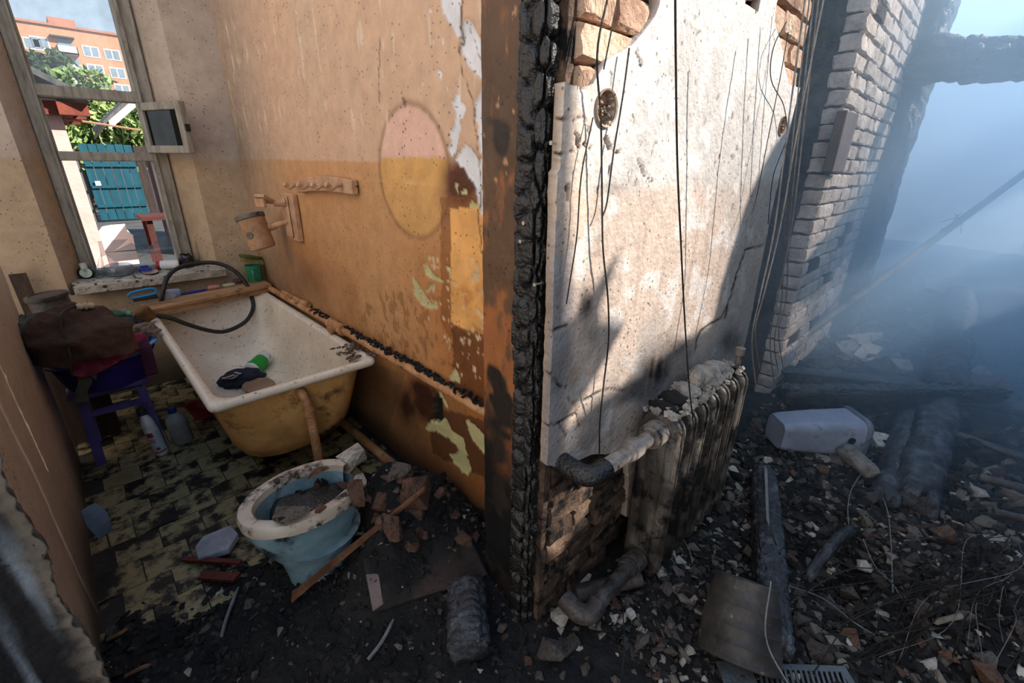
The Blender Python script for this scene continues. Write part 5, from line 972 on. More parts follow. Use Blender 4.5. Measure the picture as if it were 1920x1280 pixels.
bi = [tring(TA - .055, TB_ - .05, TZ - .03, A0_, A1_), tring(TA - .06, TB_ - .055, TZ - .09, A0_, A1_), tring(TA - .09, TB_ - .08, TZ - .16, A0_, A1_), tring(.04, .03, TZ - .22, A0_, A1_)]
ob('inner_bowl', loft(bi, closed=False), TB, toi, smooth=80)
ob('lower_front', lathe([(.125, -.02), (.11, .02), (.125, .11), (.16, .17)], (tc_[0] + .02, tc_[1], 0), n=24, sx=.9, sy=1.0), TB, toi)
lump('toilet_fill', (tc_[0] + .02, tc_[1], TZ - .10), (.16, .11, .06), 4, CHAR, toi, 61)

# ------------------------------------------------------------------ burnt timbers and big things in the open room
def H1(x, y): return float(Hh(np.array([x]), np.array([y]))[0])
def G(px, py, dz=0.0):
    """the point of the debris surface seen at a pixel"""
    r = ray(px, py); ts = np.linspace(.3, 14, 1400); P = CAM + ts[:, None] / np.linalg.norm(r) * r; k = np.nonzero(P[:, 2] < Hh(P[:, 0], P[:, 1]) + dz)[0]
    return P[k[0]] if len(k) else P[-1]
q0, q1 = G(1432, 885, .05), G(1452, 1225, .04)
charred('charred_beam', q0, q1, .11, .12, CHARB, su=.042, nv=9, depth=.013, seed=31, up=(0, 0, 1), square=.5, res=.008, label='charred squared timber lying beside the bucket toward the viewer', cat='beam')
p0, p1 = G(1438, 880, .13), G(1443, 985, .14); p2 = G(1470, 1060, .1)
ob('bent_metal_strip', prism([p0 + [0, 0, .0], p0 + [.02, .02, .0], p1 + [.02, .02, 0], p2, p2 - [.012, .0, 0], p1 - [.006, 0, 0]], (0, 0, .006)), M('pale_metal_strip', [(110, 112, 110), (160, 162, 158)], rough=.4, metal=.4, soot=.3), None, 'pale bent metal strip lying on the charred timber beside the bucket', 'strip')
charred('charred_log', G(1768, 745, .1), G(1706, 950, .02), .20, .20, CHARB, su=.026, nv=4, warp=1.4, fine=.35, depth=.014, seed=33, square=0, label='thick round charred log pointing toward the viewer under the crossing beam', cat='log', rag=.08)
charred('charred_log', G(1712, 760, .06), G(1655, 948, .0), .13, .13, CHARB, su=.024, nv=3, warp=1.4, fine=.35, depth=.011, seed=34, square=0, label='thinner charred log lying along the left of the thick one', cat='log', rag=.08)
charred('charred_log', G(1765, 735, .1), G(1800, 560, .25), .24, .24, CHARB, su=.04, nv=4, warp=1.6, fine=.4, depth=.02, seed=35, square=0, label='rough burnt log running away behind the crossing beam into the smoke', cat='log', rag=.1)
charred('charred_beam', G(1466, 742, .12), G(1880, 738, .18), .14, .15, CHAR, su=.075, nv=8, depth=.02, seed=36, up=(0, 0, 1), square=.5, label='long charred beam lying across the logs', cat='beam', rag=.06, taper=(1.0, .6))
charred('charred_plank', G(1450, 690, .12), G(1735, 722, .14), .12, .03, CHARB, su=.1, nv=5, depth=.006, seed=37, up=(0, 0, 1), square=.8, label='thin burnt plank behind the long charred beam', cat='plank')
charred('charred_plank', G(1790, 745, .12), G(1960, 775, .1), .14, .05, CHARB, su=.1, nv=5, depth=.008, seed=38, up=(0, 0, 1), square=.8, label='burnt plank reaching out of frame right of the crossing beam', cat='plank')
charred('charred_branch', G(1512, 1085, .05), G(1598, 990, .10), .045, .05, CHARB, su=.07, nv=4, depth=.006, seed=39, square=0, label='curved burnt stick rising from the dark hollow', cat='stick', bend=.05, m=20)
b0, b1 = Y_(1732, 112, LY - .05), X_(1925, 108, 5.05); b1 = X_(1930, 110, b0[0] + .15)
charred('roof_beam', b0, b0 + (b1 - b0) * 1.05, .22, .30, CHAR, su=.13, nv=8, depth=.05, seed=41, up=(0, 0, 1), square=.3, res=.02, rag=.25, taper=(1.0, .85), label='burnt roof beam jutting from the brick pier across the pale sky', cat='beam')
# long pole leaning through the room
a = G(1405, 702, .05); e = ray(1925, 312); e = CAM + e * (2.05 / np.linalg.norm(e[:2])) if False else None
d_ = ray(1930, 318); tip = CAM + d_ * (4.2 / (d_ @ (RW @ np.array([0, 0, 1.]))))
pole = ob('leaning_pole', tube([a, a * .7 + tip * .3 + [0, 0, -.012], a * .4 + tip * .6 - [0, 0, .006], tip + (tip - a) * .08], .029, 12), M('peeled_pole', [(84, 78, 72), (128, 120, 112), (160, 152, 144)], rough=.7, scale=6, soot=.3, bump=.3), None, 'long pale pole leaning up to the right through the smoke', 'pole')
k = a + (tip - a) * .70; ob('wire_tie', join(*[tube([k + RS.uniform(-.05, .05, 3), k + RS.uniform(-.05, .05, 3), k + RS.uniform(-.12, .12, 3)], .004, 4) for _ in range(8)]), WIRE, pole)
# bucket, standing mouth down and tipped away from the viewer
bb0 = Z_(1383, 1236, .10); bt0 = ray(1359, 1090); vd = -ray(1370, 1170); vd /= np.linalg.norm(vd)
upv = np.array([0, 0, 1.]) - vd * vd[2]; upv /= np.linalg.norm(upv); rt = np.cross(upv, vd)
ax = upv * .97 + vd * .10 - rt * .14; ax /= np.linalg.norm(ax)
TIN = M('rusty_grey_tin', [(40, 37, 36), (66, 62, 60), (92, 86, 82)], rough=.55, metal=.35, scale=6, bump=.2, soot=.22, sscale=24, sootcol=(150, 142, 132), stretch=(1, 1, 1))
c0 = bb0 - vd * .10
bk = root('bucket', [c0[0], c0[1], .05], 'dented grey tin bucket upside down in the rubble', 'bucket')
prof_ = [(.140, -.005), (.146, 0), (.145, .006), (.141, .012), (.137, .05), (.139, .056), (.135, .062), (.132, .105), (.134, .111), (.130, .117), (.122, .175), (.124, .181), (.120, .187), (.111, .26), (.112, .27), (.108, .274), (.104, .266), (.001, .262)]; prof_ = [(a * .9, b * .86) for a, b in prof_]
ob('shell', lathe(prof_, c0, ax, 40, cap0=False, cap1=False), TIN, bk, smooth=45)
ob('wire_handle', tube(smooth_path([c0 + rt * .03 + upv * .25 + vd * .135, c0 + rt * .05 + upv * .1 + vd * .150, c0 + rt * .12 + upv * .02 + vd * .13, c0 + rt * .2 - upv * .03 + vd * .08, c0 + rt * .26 - upv * .05 + vd * .02], 6), .0025, 6), WIREG, bk)
# slotted grating
gr = root('grating', G(1500, 1268), 'slotted grey metal grating in front of the bucket', 'grating')
ga, gb = G(1420, 1255, .02), G(1590, 1262, .03); gd = (gb - ga); gl_ = np.linalg.norm(gd); gd /= gl_; gn = np.cross([0, 0, 1], gd); 
def gbox(u0, u1, w0, w1, h=.006): return prism([ga + gd * u0 + gn * w0, ga + gd * u1 + gn * w0, ga + gd * u1 + gn * w1, ga + gd * u0 + gn * w1], (0, 0, h))
GRM = M('grey_grating', [(58, 62, 66), (96, 100, 104)], rough=.5, metal=.4, soot=.3)
ob('border', join(gbox(-.12, gl_, .0, .018), gbox(-.12, gl_, -.10, -.075), gbox(-.12, -.02, -.075, 0), gbox(gl_ - .02, gl_, -.075, 0)), GRM, gr)
nbar = 17
for k in range(nbar): u = -.02 + (gl_ - .01) * k / nbar; ob('bar', prism([ga + gd * (u + .022), ga + gd * (u + .029), ga + gd * (u + .009) - gn * .075, ga + gd * (u + .002) - gn * .075], (0, 0, .006)), GRM, gr)
# enamel box lying on its side
e0_, e1_ = G(1448, 838, .02), G(1592, 838, .02); ed = (e1_ - e0_); ed[2] = 0; el = np.linalg.norm(ed); ed /= el; en = np.array([-ed[1], ed[0], 0])
ep = lambda u, w, h: e0_ * [1, 1, 0] + [0, 0, min(e0_[2], e1_[2])] + ed * u + en * w + [0, 0, h]
ENB = M('blue_grey_enamel', [(112, 118, 134), (146, 152, 168)], rough=.35, scale=4, bump=.1, soot=.3, sscale=10, sootcol=(30, 30, 32))
eb = root('enamel_box', (e0_ + e1_) / 2, 'blue-grey enamel sink box lying on its side in the rubble', 'box')
ringe = lambda u, s0: np.array([ep(u, w * s0, .10 + (h - .10) * s0) for w, h in rrect(-.09, .13, -.01, .20, .05, 0, 5)[:, :2]])
ob('shell', loft([ringe(0, .72), ringe(.03, .8), ringe(el * .5, .92), ringe(el - .012, 1.0), ringe(el, 1.05), ringe(el + .012, 1.06), ringe(el + .015, 1.0), ringe(el - .0, .94)], True, True), ENB, eb, smooth=50)
ob('rim', loft([ringe(el - .01, 1.06), ringe(el, 1.10), ringe(el + .012, 1.10), ringe(el + .02, 1.05)]), M('enamel_rim', [(70, 74, 86), (110, 116, 130)], rough=.4, soot=.3), eb, smooth=60)
ob('drain_hole', lathe([(.018, 0), (.02, .006), (.008, .006)], ep(el * .8, -.095, .11), -en, 14), CHAR, eb)
c = G(1618, 868, .06); cyl = charred('ribbed_canister', c + [-.03, -.06, -.03], c + [.05, .10, .02], .085, .085, M('ash_white_canister', [(70, 66, 62), (138, 132, 124)], rough=.85, scale=18, soot=.3), su=.035, nv=3, depth=.006, seed=50, square=0, m=28, label='ribbed ash-white canister lying right of the enamel box', cat='canister')
lump('boulder', G(1868, 625, .0) + [0, 0, .12], (.36, .3, .24), 4, M('brown_heap', [(70, 60, 52), (120, 104, 92)], rough=.95, scale=5, bump=.5, soot=.3), None, 71, label='rounded brown mound beside the burnt log in the smoke', cat='mound')
lump('tyre_dome', G(1640, 712, .0), (.16, .14, .08), 4, M('black_dome', [(18, 18, 20), (40, 40, 44)], rough=.6), None, 72, label='dark rounded dome behind the thin burnt plank', cat='dome')
# torn metal sheet hanging at the right
m0, m1 = Z_(1765, 522, .55), None
def sp_(px, py, d): r = ray(px, py); return CAM + r * (d / (r @ (RW @ np.array([0, 0, 1.]))))
topl = [sp_(x, y, 4.3) for x, y in ((1740, 522), (1800, 519), (1860, 518), (1935, 519))]; botl = [sp_(x, y, 3.9) for x, y in ((1735, 538), (1800, 555), (1850, 556), (1935, 528))]
ob('torn_sheet', loft([smooth_path(topl, 5), smooth_path([(p + q) / 2 + [0, 0, -.10] for p, q in zip(topl, botl)], 5), smooth_path(botl, 5)], closed=False), M('sagging_tin', [(66, 70, 74), (110, 112, 114)], rough=.5, metal=.4, soot=.2), None, 'sagging torn tin sheet at the right edge above the mound', 'sheet').modifiers.new('thickness', 'SOLIDIFY').thickness = .008
ob('sheet_edge', tube(smooth_path(botl, 5), .014, 6), M('pale_edge', [(120, 120, 118), (166, 164, 160)], rough=.7, soot=.2), bpy.data.objects['torn_sheet'])
for q in ((1782, 535, 1776, 470), (1850, 555, 1840, 700), (1910, 530, 1915, 640)):
    pass
for k, (a_, b_, r_, lab_) in enumerate((((1770, 806), (1930, 862), .022, 'thin rusty pipe on the rubble pointing out of frame at right'), ((1836, 894), (1930, 918), .020, 'short dark pipe lying on the rubble at the right edge'), ((1862, 960), (1930, 974), .018, 'lowest dark pipe end at the right edge of the rubble'), ((1080, 1112), (1200, 1082), .03, 'black pipe stub lying under the radiator outlet'))):
    ob('rusty_pipe', tube([G(*a_, .04), G(*b_, .045)], r_, 12), M('dark_rust_pipe', [(40, 36, 36), (72, 64, 62), (96, 88, 84)], rough=.55, metal=.3, scale=12, bump=.3), None, lab_, 'pipe')
# bathroom timbers
lt0, lt1 = G(548, 1122, .03), G(800, 968, .06)
_s1 = np.linspace(.15, 1, 40); _pl = lt0 + (lt1 - lt0) * _s1[:, None]; lt1 = lt1 + [0, 0, max(0, ((Hh(_pl[:, 0], _pl[:, 1]) + .004 - _pl[:, 2]) / _s1).max())]
s = np.linspace(0, 1, 26)[:, None]; mid = lt0 + (lt1 - lt0) * s; ld = (lt1 - lt0) / np.linalg.norm(lt1 - lt0); ln = np.cross([0, 0, 1], ld); wv = .022 * (1 - .75 * s) * (1 + .25 * (RS.rand(26, 1) - .5))
lathv = loft([np.array([m - ln * w_ , m + ln * w_, m + ln * w_ + [0, 0, .014], m - ln * w_ + [0, 0, .014]]) for m, w_ in zip(mid, wv)], True, True)
ob('split_lath', lathv, M('split_lath_wood', [(60, 38, 26), (112, 72, 48), (140, 112, 90)], rough=.8, scale=6, bump=.3, soot=.4, sscale=12), None, 'long splintered wooden lath lying across the burnt floor before the toilet', 'lath')
charred('charred_block', G(872, 1090, .06), G(880, 1225, .05), .14, .12, CHARB, su=.032, nv=5, depth=.014, seed=55, up=(0, 0, 1), square=.4, res=.006, label='charred timber block by the foot of the burnt jamb', cat='timber block')
cbz = [G(680, 1046, .03), G(870, 985, .02), G(915, 1080, .015), G(700, 1150, .035)]
cb_ = root('linoleum_sheet', np.mean(cbz, 0) - [0, 0, .02], 'scorched brown corrugated sheet half buried by the burnt jamb', 'sheet')
n_ = 46; S_, T_ = np.meshgrid(np.linspace(0, 1, n_), np.linspace(0, 1, 20), indexing='ij'); A_, B_, C_, D_ = cbz
Pq = (A_ * (1 - S_)[..., None] + B_ * S_[..., None]) * (1 - T_)[..., None] + (D_ * (1 - S_)[..., None] + C_ * S_[..., None]) * T_[..., None]; Pq[..., 2] += .003 * np.sin(T_ * 120) * (S_ < .2) + (fbm(Pq.reshape(-1, 3), 7, 3).reshape(S_.shape) - .5) * .04
q = ob('board', loft(list(Pq), closed=False), M('scorched_cardboard', [(14, 12, 11), (30, 24, 21), (74, 56, 48)], rough=.85, scale=3.5, bump=.2, soot=.35, sscale=7), cb_, smooth=180); q.modifiers.new('thickness', 'SOLIDIFY').thickness = .006
e_ = [A_ + (B_ - A_) * u + (D_ - A_) * w for u, w in ((0, .35), (.10, .42), (.09, .95), (.0, 1.0))]; n2_ = 24
ob('ribbed_edge', join(*[tube([e_[0] + (e_[3] - e_[0]) * t + [0, 0, .012], e_[1] + (e_[2] - e_[1]) * t + [0, 0, .014]], .0035, 5) for t in np.linspace(.02, .98, 22)]), M('grey_rib', [(96, 80, 76), (140, 124, 118)], rough=.8), cb_)
REDW = M('red_painted_board', [(58, 16, 12), (110, 34, 24)], rough=.6, scale=5, soot=.35, sscale=9)
for k, (a_, b_, w_, lab_) in enumerate((((345, 1050), (452, 1056), .02, 'narrow red painted board on the floor left of the toilet'), ((378, 1080), (445, 1085), .035, 'dark red board below the narrow red one'), ((386, 950), (452, 918), .04, 'burnt red board lying between tiles and toilet'))):
    a_, b_ = G(*a_, .03), G(*b_, .03); d_ = (b_ - a_) / np.linalg.norm(b_ - a_); n_ = np.cross([0, 0, 1], d_); ob('red_board', prism([a_ - n_ * w_ / 2, b_ - n_ * w_ / 2, b_ + n_ * w_ / 2, a_ + n_ * w_ / 2], (0, 0, .012)), REDW, None, lab_, 'board')
p = G(408, 1030, .03); ob('plaster_slab', prism([p + q for q in np.array([(-.07, -.03, 0), (.03, -.06, 0), (.08, -.01, .01), (.07, .05, .02), (-.03, .06, .02), (-.065, .03, .01)])], (0, 0, .03)), M('pale_slab', [(120, 122, 130), (164, 164, 172)], rough=.9, scale=12, bump=.4, soot=.12), None, 'pale blue-faced plaster slab on the floor left of the toilet', 'slab', bevel=.004)
PBL = M('pale_blue_paint', [(110, 134, 158), (146, 168, 188)], rough=.6, scale=8, soot=.15)
r0 = Z_(172, 985, .16); vv_ = [Y_(*q, r0[1]) for q in ((152, 958), (160, 954), (184, 972), (194, 1004), (186, 1012), (162, 985))]
ob('painted_board', prism(vv_, (.03, .02, 0)), PBL, None, 'broken pale blue board standing against the left wall', 'board')
ob('peg', tube([r0 + [.03, .03, -.05], r0 + [.02, .03, -.16]], .004, 6), M('stick', [(120, 100, 80)]), bpy.data.objects['painted_board'])
for k, (a_, b_, lab_) in enumerate((((202, 1200), (240, 1178), 'small splintered stick near the broken left wall'), ((236, 1268), (282, 1246), 'small raw stick at the bottom left by the broken wall'), ((415, 1192), (447, 1100), 'thin grey twig on the black floor below the toilet'), ((690, 1236), (738, 1160), 'thin pale twig lying in the rubble before the corrugated sheet'))):
    ob('stick', tube(smooth_path([G(*a_, .02), (G(*a_, .03) + G(*b_, .03)) / 2 + RS.uniform(-.01, .01, 3), G(*b_, .02)], 4), [.006] * 8 + [.003], 6), M('raw_stick', [(110, 76, 50), (150, 116, 84)], rough=.8, soot=.3) if k < 2 else WIREG, None, lab_, 'stick')

# ------------------------------------------------------------------ rubble
CHUNK = M('rubble_grey', [(52, 47, 43), (92, 84, 77), (132, 122, 112)], rough=.95, scale=5, bump=.6, bscale=25, objvar=.35, soot=.42, sscale=5)
CHUNKP = M('rubble_pale', [(122, 116, 108), (168, 160, 150), (190, 184, 174)], rough=.95, scale=5, bump=.4, bscale=25, objvar=.2, soot=.3, sscale=6)
CHUNKB = M('rubble_brick', [(52, 40, 34), (92, 66, 52), (124, 92, 74)], rough=.95, scale=5, bump=.6, bscale=25, objvar=.3, soot=.34, sscale=5)
CHUNKC = M('rubble_charcoal', [(8, 8, 8), (20, 19, 19), (40, 39, 41)], rough=.5, scale=8, bump=.8, bscale=30, objvar=.3)
def hull(kind, seed):
    R = np.random.RandomState(seed); bm = bmesh.new()
    if kind == 'rock': p = R.normal(0, 1, (13, 3)); p /= np.linalg.norm(p, axis=1)[:, None]; p *= [.5, .42, .32]
    elif kind == 'flake':
        a = np.sort(R.rand(7)) * 6.28; r = R.uniform(.32, .55, 7); b = np.stack([r * np.cos(a), r * .75 * np.sin(a)], 1); p = np.concatenate([np.c_[b, np.full(7, -.05)], np.c_[b * R.uniform(.8, 1.0, (7, 1)), np.full(7, .05) + R.uniform(-.02, .02, 7)]])
    elif kind == 'brick': p = np.array([(x, y, z) for x in (-.5, .5) for y in (-.26, .26) for z in (-.15, .15)]) + R.uniform(-.08, .08, (8, 3)); p = np.concatenate([p, [[.62, .0, .05]]]); p[:, 0] = np.clip(p[:, 0], -.5, .55)
    else: p = R.uniform(-.5, .5, (14, 3)) * [1, .6, .5]
    for q in p: bm.verts.new(q)
    bmesh.ops.convex_hull(bm, input=bm.verts); bmesh.ops.delete(bm, geom=[v for v in bm.verts if not v.link_faces], context='VERTS')
    if kind != 'stuff': pass
    me = bpy.data.meshes.new('rubble_' + kind); bm.to_mesh(me); bm.free(); return me
HM = {}
for kind, mats in (('rock', (CHUNK, CHUNKP, CHUNKB, CHUNKC)), ('flake', (CHUNK, CHUNKP, CHUNKB)), ('brick', (CHUNKB, CHUNK, CHUNKP)), ('coal', (CHUNKC,))):
    for k in range(6):
        base = hull(kind, 100 + k * 7 + len(kind))
        for m in mats:
            me = base.copy(); me.materials.append(m); HM.setdefault((kind, m.name), []).append(me)
def chunk(kind, mat, P, size, label, cat, group=None, name=None, tilt=.5, sink=.25, rot=None):
    me = HM[(kind, mat.name)][RS.randint(6)]
    s = size * np.array([1, RS.uniform(.75, 1.1), RS.uniform(.8, 1.2)])
    return inst(name or {'rock': 'rubble_chunk', 'flake': 'plaster_flake', 'brick': 'brick_fragment', 'coal': 'charcoal_lump'}[kind], me, P + np.array([0, 0, size * (.32 if kind in ('rock', 'coal') else .1 if kind == 'flake' else .15) * (1 - sink)]), rot or (RS.uniform(-tilt, tilt), RS.uniform(-tilt, tilt), RS.rand() * 6.28), s, label=label, cat=cat, group=group)
SPEC = [  # pixel, size, kind, material, label
    (600, 958, .05, 'rock', CHUNKB, 'small orange brick bit lying on the board across the toilet', 'brick bit'), (670, 930, .10, 'brick', CHUNKB, 'orange brick fragment right of the toilet bowl', 'brick bit'), (715, 935, .07, 'brick', CHUNKB, 'smaller orange brick fragment beside the first by the toilet', 'brick bit'),
    (772, 948, .07, 'rock', CHUNKB, 'brown brick lump in the middle of the heap at the tan wall', 'brick bit'), (848, 955, .09, 'flake', CHUNKB, 'upright broken tile piece at the right of the heap', 'tile piece'), (905, 950, .12, 'flake', CHUNKB, 'brown broken tile leaning on the burnt jamb', 'tile piece'),
    (780, 920, .24, 'rock', CHUNKB, 'large brown clay lump in the heap at the tan wall', 'clay lump'), (735, 985, .13, 'rock', CHUNKB, 'reddish clay lump in front of the heap above the lath', 'clay lump'), (735, 870, .17, 'flake', CHUNK, 'grey plaster sheet propped at the drain pipe end', 'plaster piece'), (830, 885, .14, 'flake', CHUNKB, 'dusty pink tile piece at the top of the heap', 'tile piece'),
    (600, 885, .11, 'flake', CHUNKB, 'dark brown tile piece standing inside the toilet bowl', 'tile piece'), (662, 868, .14, 'rock', CHUNKP, 'pale crumbled cistern lump on the broken toilet rim', 'lump'), (672, 905, .12, 'flake', CHUNKP, 'pale curled flake hanging off the toilet rim', 'flake'), (540, 968, .17, 'flake', CHUNKC if False else CHUNK, 'dark board shard across the front of the toilet rim', 'shard'),
    (325, 985, .09, 'brick', CHUNK, 'beige brick piece on the tiles left of the toilet', 'brick bit'), (355, 955, .07, 'flake', CHUNKP, 'pale flake beside the beige brick piece', 'flake'), (300, 1000, .09, 'flake', CHUNKP, 'broken pale plaster pieces below the beige brick', 'flake'), (215, 1000, .07, 'flake', CHUNKP, 'pale chip behind the blue board', 'flake'), (345, 1062, .05, 'flake', CHUNKP, 'pale oval chip at the end of the red board', 'flake'),
    (200, 1140, .06, 'rock', CHUNK, 'grey chunk close to the broken left wall', 'chunk'), (210, 1185, .07, 'rock', CHUNK, 'lower grey chunk close to the broken left wall', 'chunk'),
    (1050, 1150, .09, 'rock', CHUNKP, 'pale pitted plaster chunk below the jamb and radiator elbow', 'chunk'), (1148, 1158, .08, 'flake', CHUNKP, 'pale oblong plaster piece below the outlet pipe', 'flake'), (1205, 1200, .075, 'rock', CHUNK, 'faceted grey stone left of the bucket', 'stone'), (1258, 1220, .05, 'rock', CHUNK, 'rounded grey stone close to the bucket', 'stone'), (1030, 1215, .12, 'rock', CHUNK, 'large brown-grey stone right of the charred block', 'stone'), (945, 1185, .07, 'flake', CHUNKB, 'upright brown piece right of the charred block', 'tile piece'),
    (1065, 1205, .08, 'brick', CHUNKC if False else CHUNK, 'splintered blue-grey wood chip near the large brown stone', 'chip'), (1095, 1085, .07, 'brick', CHUNKP, 'pale wedge lying on the outlet pipe elbow', 'wedge'), (1185, 1000, .05, 'brick', CHUNKP, 'small pale wedge leaning at the radiator foot', 'wedge'), (1240, 1060, .09, 'flake', CHUNKP, 'pale plaster flake at the foot of the first radiator section', 'flake'), (1275, 1070, .07, 'flake', CHUNK, 'grey oval flake beside the radiator foot', 'flake'), (1262, 1035, .05, 'flake', CHUNKP, 'pale sliver right of the radiator foot', 'flake'),
    (1600, 1190, .11, 'flake', CHUNKB, 'red-brown tile piece in the wires right of the bucket', 'tile piece'), (1690, 1020, .07, 'flake', CHUNKP, 'bright curled white flake in the middle of the rubble', 'flake'), (1770, 1000, .13, 'rock', CHUNKB, 'ochre brick lump right of the white flake', 'brick bit'), (1800, 975, .08, 'flake', CHUNKP, 'pale grey flake above the ochre brick lump', 'flake'), (1715, 990, .12, 'flake', CHUNK, 'dark slate piece left of the ochre brick lump', 'slate'),
    (1750, 1245, .09, 'flake', CHUNKP, 'pale plaster piece at the bottom edge of the rubble', 'flake'), (1855, 1235, .11, 'flake', CHUNK, 'large grey plaster flake in the bottom right corner', 'flake'), (1480, 895, .07, 'flake', CHUNKP, 'pale flake just in front of the enamel box', 'flake'), (1440, 858, .09, 'flake', CHUNKP, 'pale tile piece beside the enamel box end', 'tile piece'), (1425, 868, .08, 'flake', CHUNKB, 'pinkish tile piece left of the enamel box', 'tile piece'), (1395, 820, .07, 'flake', CHUNKP, 'pale flake at the far foot of the radiator', 'flake'),
    (1545, 880, .10, 'rock', CHUNKB, 'brown clay chunk in front of the enamel box', 'clay lump'), (1595, 650, .2, 'brick', CHUNKP, 'pale squared block in the smoke behind the plank', 'block'), (1625, 655, .2, 'brick', CHUNKP, 'second pale block in the smoke near the dome', 'block'), (1680, 680, .2, 'brick', CHUNKP, 'third pale block right of the dome', 'block'), (1625, 625, .26, 'brick', CHUNKP, 'pale block lying highest in the smoky heap', 'block'), (1735, 605, .3, 'rock', CHUNKP, 'pale lit boulder in the smoke left of the burnt log', 'boulder'),
    (1850, 715, .26, 'rock', CHUNKB, 'pinkish stone right of the burnt log', 'stone'), (1800, 925, .08, 'flake', CHUNKP, 'small pale flake below the right rusty pipe', 'flake'), (1655, 815, .22, 'flake', CHUNKP, 'bluish tile slab between enamel box and logs', 'slab'), (1590, 1110, .06, 'brick', CHUNKB, 'ochre chip by the burnt stick', 'chip'), (1620, 1060, .08, 'rock', CHUNKP, 'crumbly pale lump beside the burnt stick', 'lump')]
for px, py, sz, kind, mat, lab_, cat in SPEC:
    P_ = G(px, py, sz * .3)
    if kind == 'flake' and mat is CHUNKC: mat = CHUNK
    z = .0
    if 440 < px < 700 and 850 < py < 975: P_ = Z_(px, py, TZ + .01)
    else: P_[2] -= sz * .3
    chunk(kind, mat, P_, sz, lab_, cat, sink=.15)
ZONES = [('the black floor before the toilet', 34, lambda: (RS.uniform(200, 900), RS.uniform(1060, 1275)), (.02, .05), (('coal', CHUNKC, 3), ('rock', CHUNK, 2), ('flake', CHUNKP, 1))),
         ('the tiles left of the toilet', 22, lambda: (RS.uniform(180, 440), RS.uniform(930, 1080)), (.02, .055), (('flake', CHUNKP, 2), ('rock', CHUNK, 1), ('coal', CHUNKC, 3))),
         ('the heap at the foot of the tan wall', 80, lambda: (RS.uniform(600, 905), RS.uniform(880, 1040)), (.03, .10), (('rock', CHUNKB, 3), ('coal', CHUNKC, 3), ('flake', CHUNK, 2), ('flake', CHUNKB, 2))),
         ('the rubble below the radiator', 60, lambda: (RS.uniform(930, 1310), RS.uniform(1130, 1278)), (.02, .055), (('rock', CHUNK, 3), ('flake', CHUNKP, 1), ('rock', CHUNKB, 1), ('coal', CHUNKC, 2))),
         ('the rubble beside the radiator', 50, lambda: (RS.uniform(1270, 1450), RS.uniform(830, 1080)), (.03, .07), (('flake', CHUNK, 2), ('flake', CHUNKP, 1), ('coal', CHUNKC, 2), ('rock', CHUNK, 1))),
         ('the rubble of the open room at right', 90, lambda: (RS.uniform(1450, 1920), RS.uniform(800, 1278)), (.04, .10), (('flake', CHUNK, 3), ('rock', CHUNK, 3), ('flake', CHUNKP, 1), ('rock', CHUNKB, 1), ('coal', CHUNKC, 2))),
         ('the smoky heap beyond the plank', 40, lambda: (RS.uniform(1450, 1900), RS.uniform(590, 720)), (.10, .28), (('rock', CHUNK, 2), ('rock', CHUNKP, 1), ('flake', CHUNK, 1)))]
NM = {'rubble_grey': 'soot-grey', 'rubble_pale': 'pale', 'rubble_brick': 'brick-brown', 'rubble_charcoal': 'black'}
KN = {'rock': 'stone chunk', 'flake': 'plaster flake', 'coal': 'charcoal lump'}
LOOSE = []
for zn, n, f_, (s0, s1), kinds in ZONES:
    pool = [k for k in kinds for _ in range(k[2])]
    for _ in range(n):
        kind, mat, _w = pool[RS.randint(len(pool))]; pp = f_(); P_ = G(*pp); sz = s0 + (s1 - s0) * RS.rand() ** 2; o = chunk(kind, mat, P_, sz, None, 'rubble', 'loose rubble in ' + zn[:44]); LOOSE.append((o, pp, sz, NM[mat.name] + ' ' + KN[kind]))
LAND = {'the toilet bowl': (560, 950), 'the wooden lath': (670, 1050), 'the corrugated sheet': (800, 1070), 'the charred timber block': (872, 1160), 'the plaster slab': (408, 1030), 'the broken left wall': (190, 1180), 'the foot of the burnt jamb': (960, 1140), 'the outlet pipe': (1130, 1080), 'the bucket': (1380, 1170), 'the radiator foot': (1240, 1050), 'the far end of the radiator': (1390, 800), 'the enamel box': (1520, 830), 'the charred squared timber': (1440, 1020), 'the two logs': (1700, 850), 'the burnt stick': (1560, 1040), 'the white flake': (1690, 1020), 'the red-brown tile': (1600, 1190), 'the wire tangle': (1840, 1080), 'the right rusty pipe': (1840, 840), 'the long charred beam': (1650, 740), 'the dark dome': (1640, 705), 'the brown mound': (1860, 640), 'the clay lump heap': (780, 920), 'the blue board': (172, 985), 'the grating': (1500, 1265), 'the leaning pole': (1480, 655)}
byl = {}
for o, (px, py), sz, kn in LOOSE:
    nm, (lx, ly) = min(LAND.items(), key=lambda t: (t[1][0] - px) ** 2 + (t[1][1] - py) ** 2); dx, dy = px - lx, py - ly
    rel = ('left of' if dx < 0 else 'right of') if abs(dx) > abs(dy) else ('beyond' if dy < 0 else 'in front of')
    byl.setdefault('%s%s %s %s' % ('small ' if sz < .035 else 'large ' if sz > .08 else '', kn, rel, nm), []).append((math.hypot(dx, dy), o))
for lab_, L_ in byl.items():
    L_.sort(key=lambda t: t[0])
    for k, (_, o) in enumerate(L_): o['label'] = (('nearest ', 'second ', 'third ', 'fourth ', 'fifth ', 'sixth ', 'seventh ', 'eighth ')[min(k, 7)] if len(L_) > 1 else 'loose ') + lab_
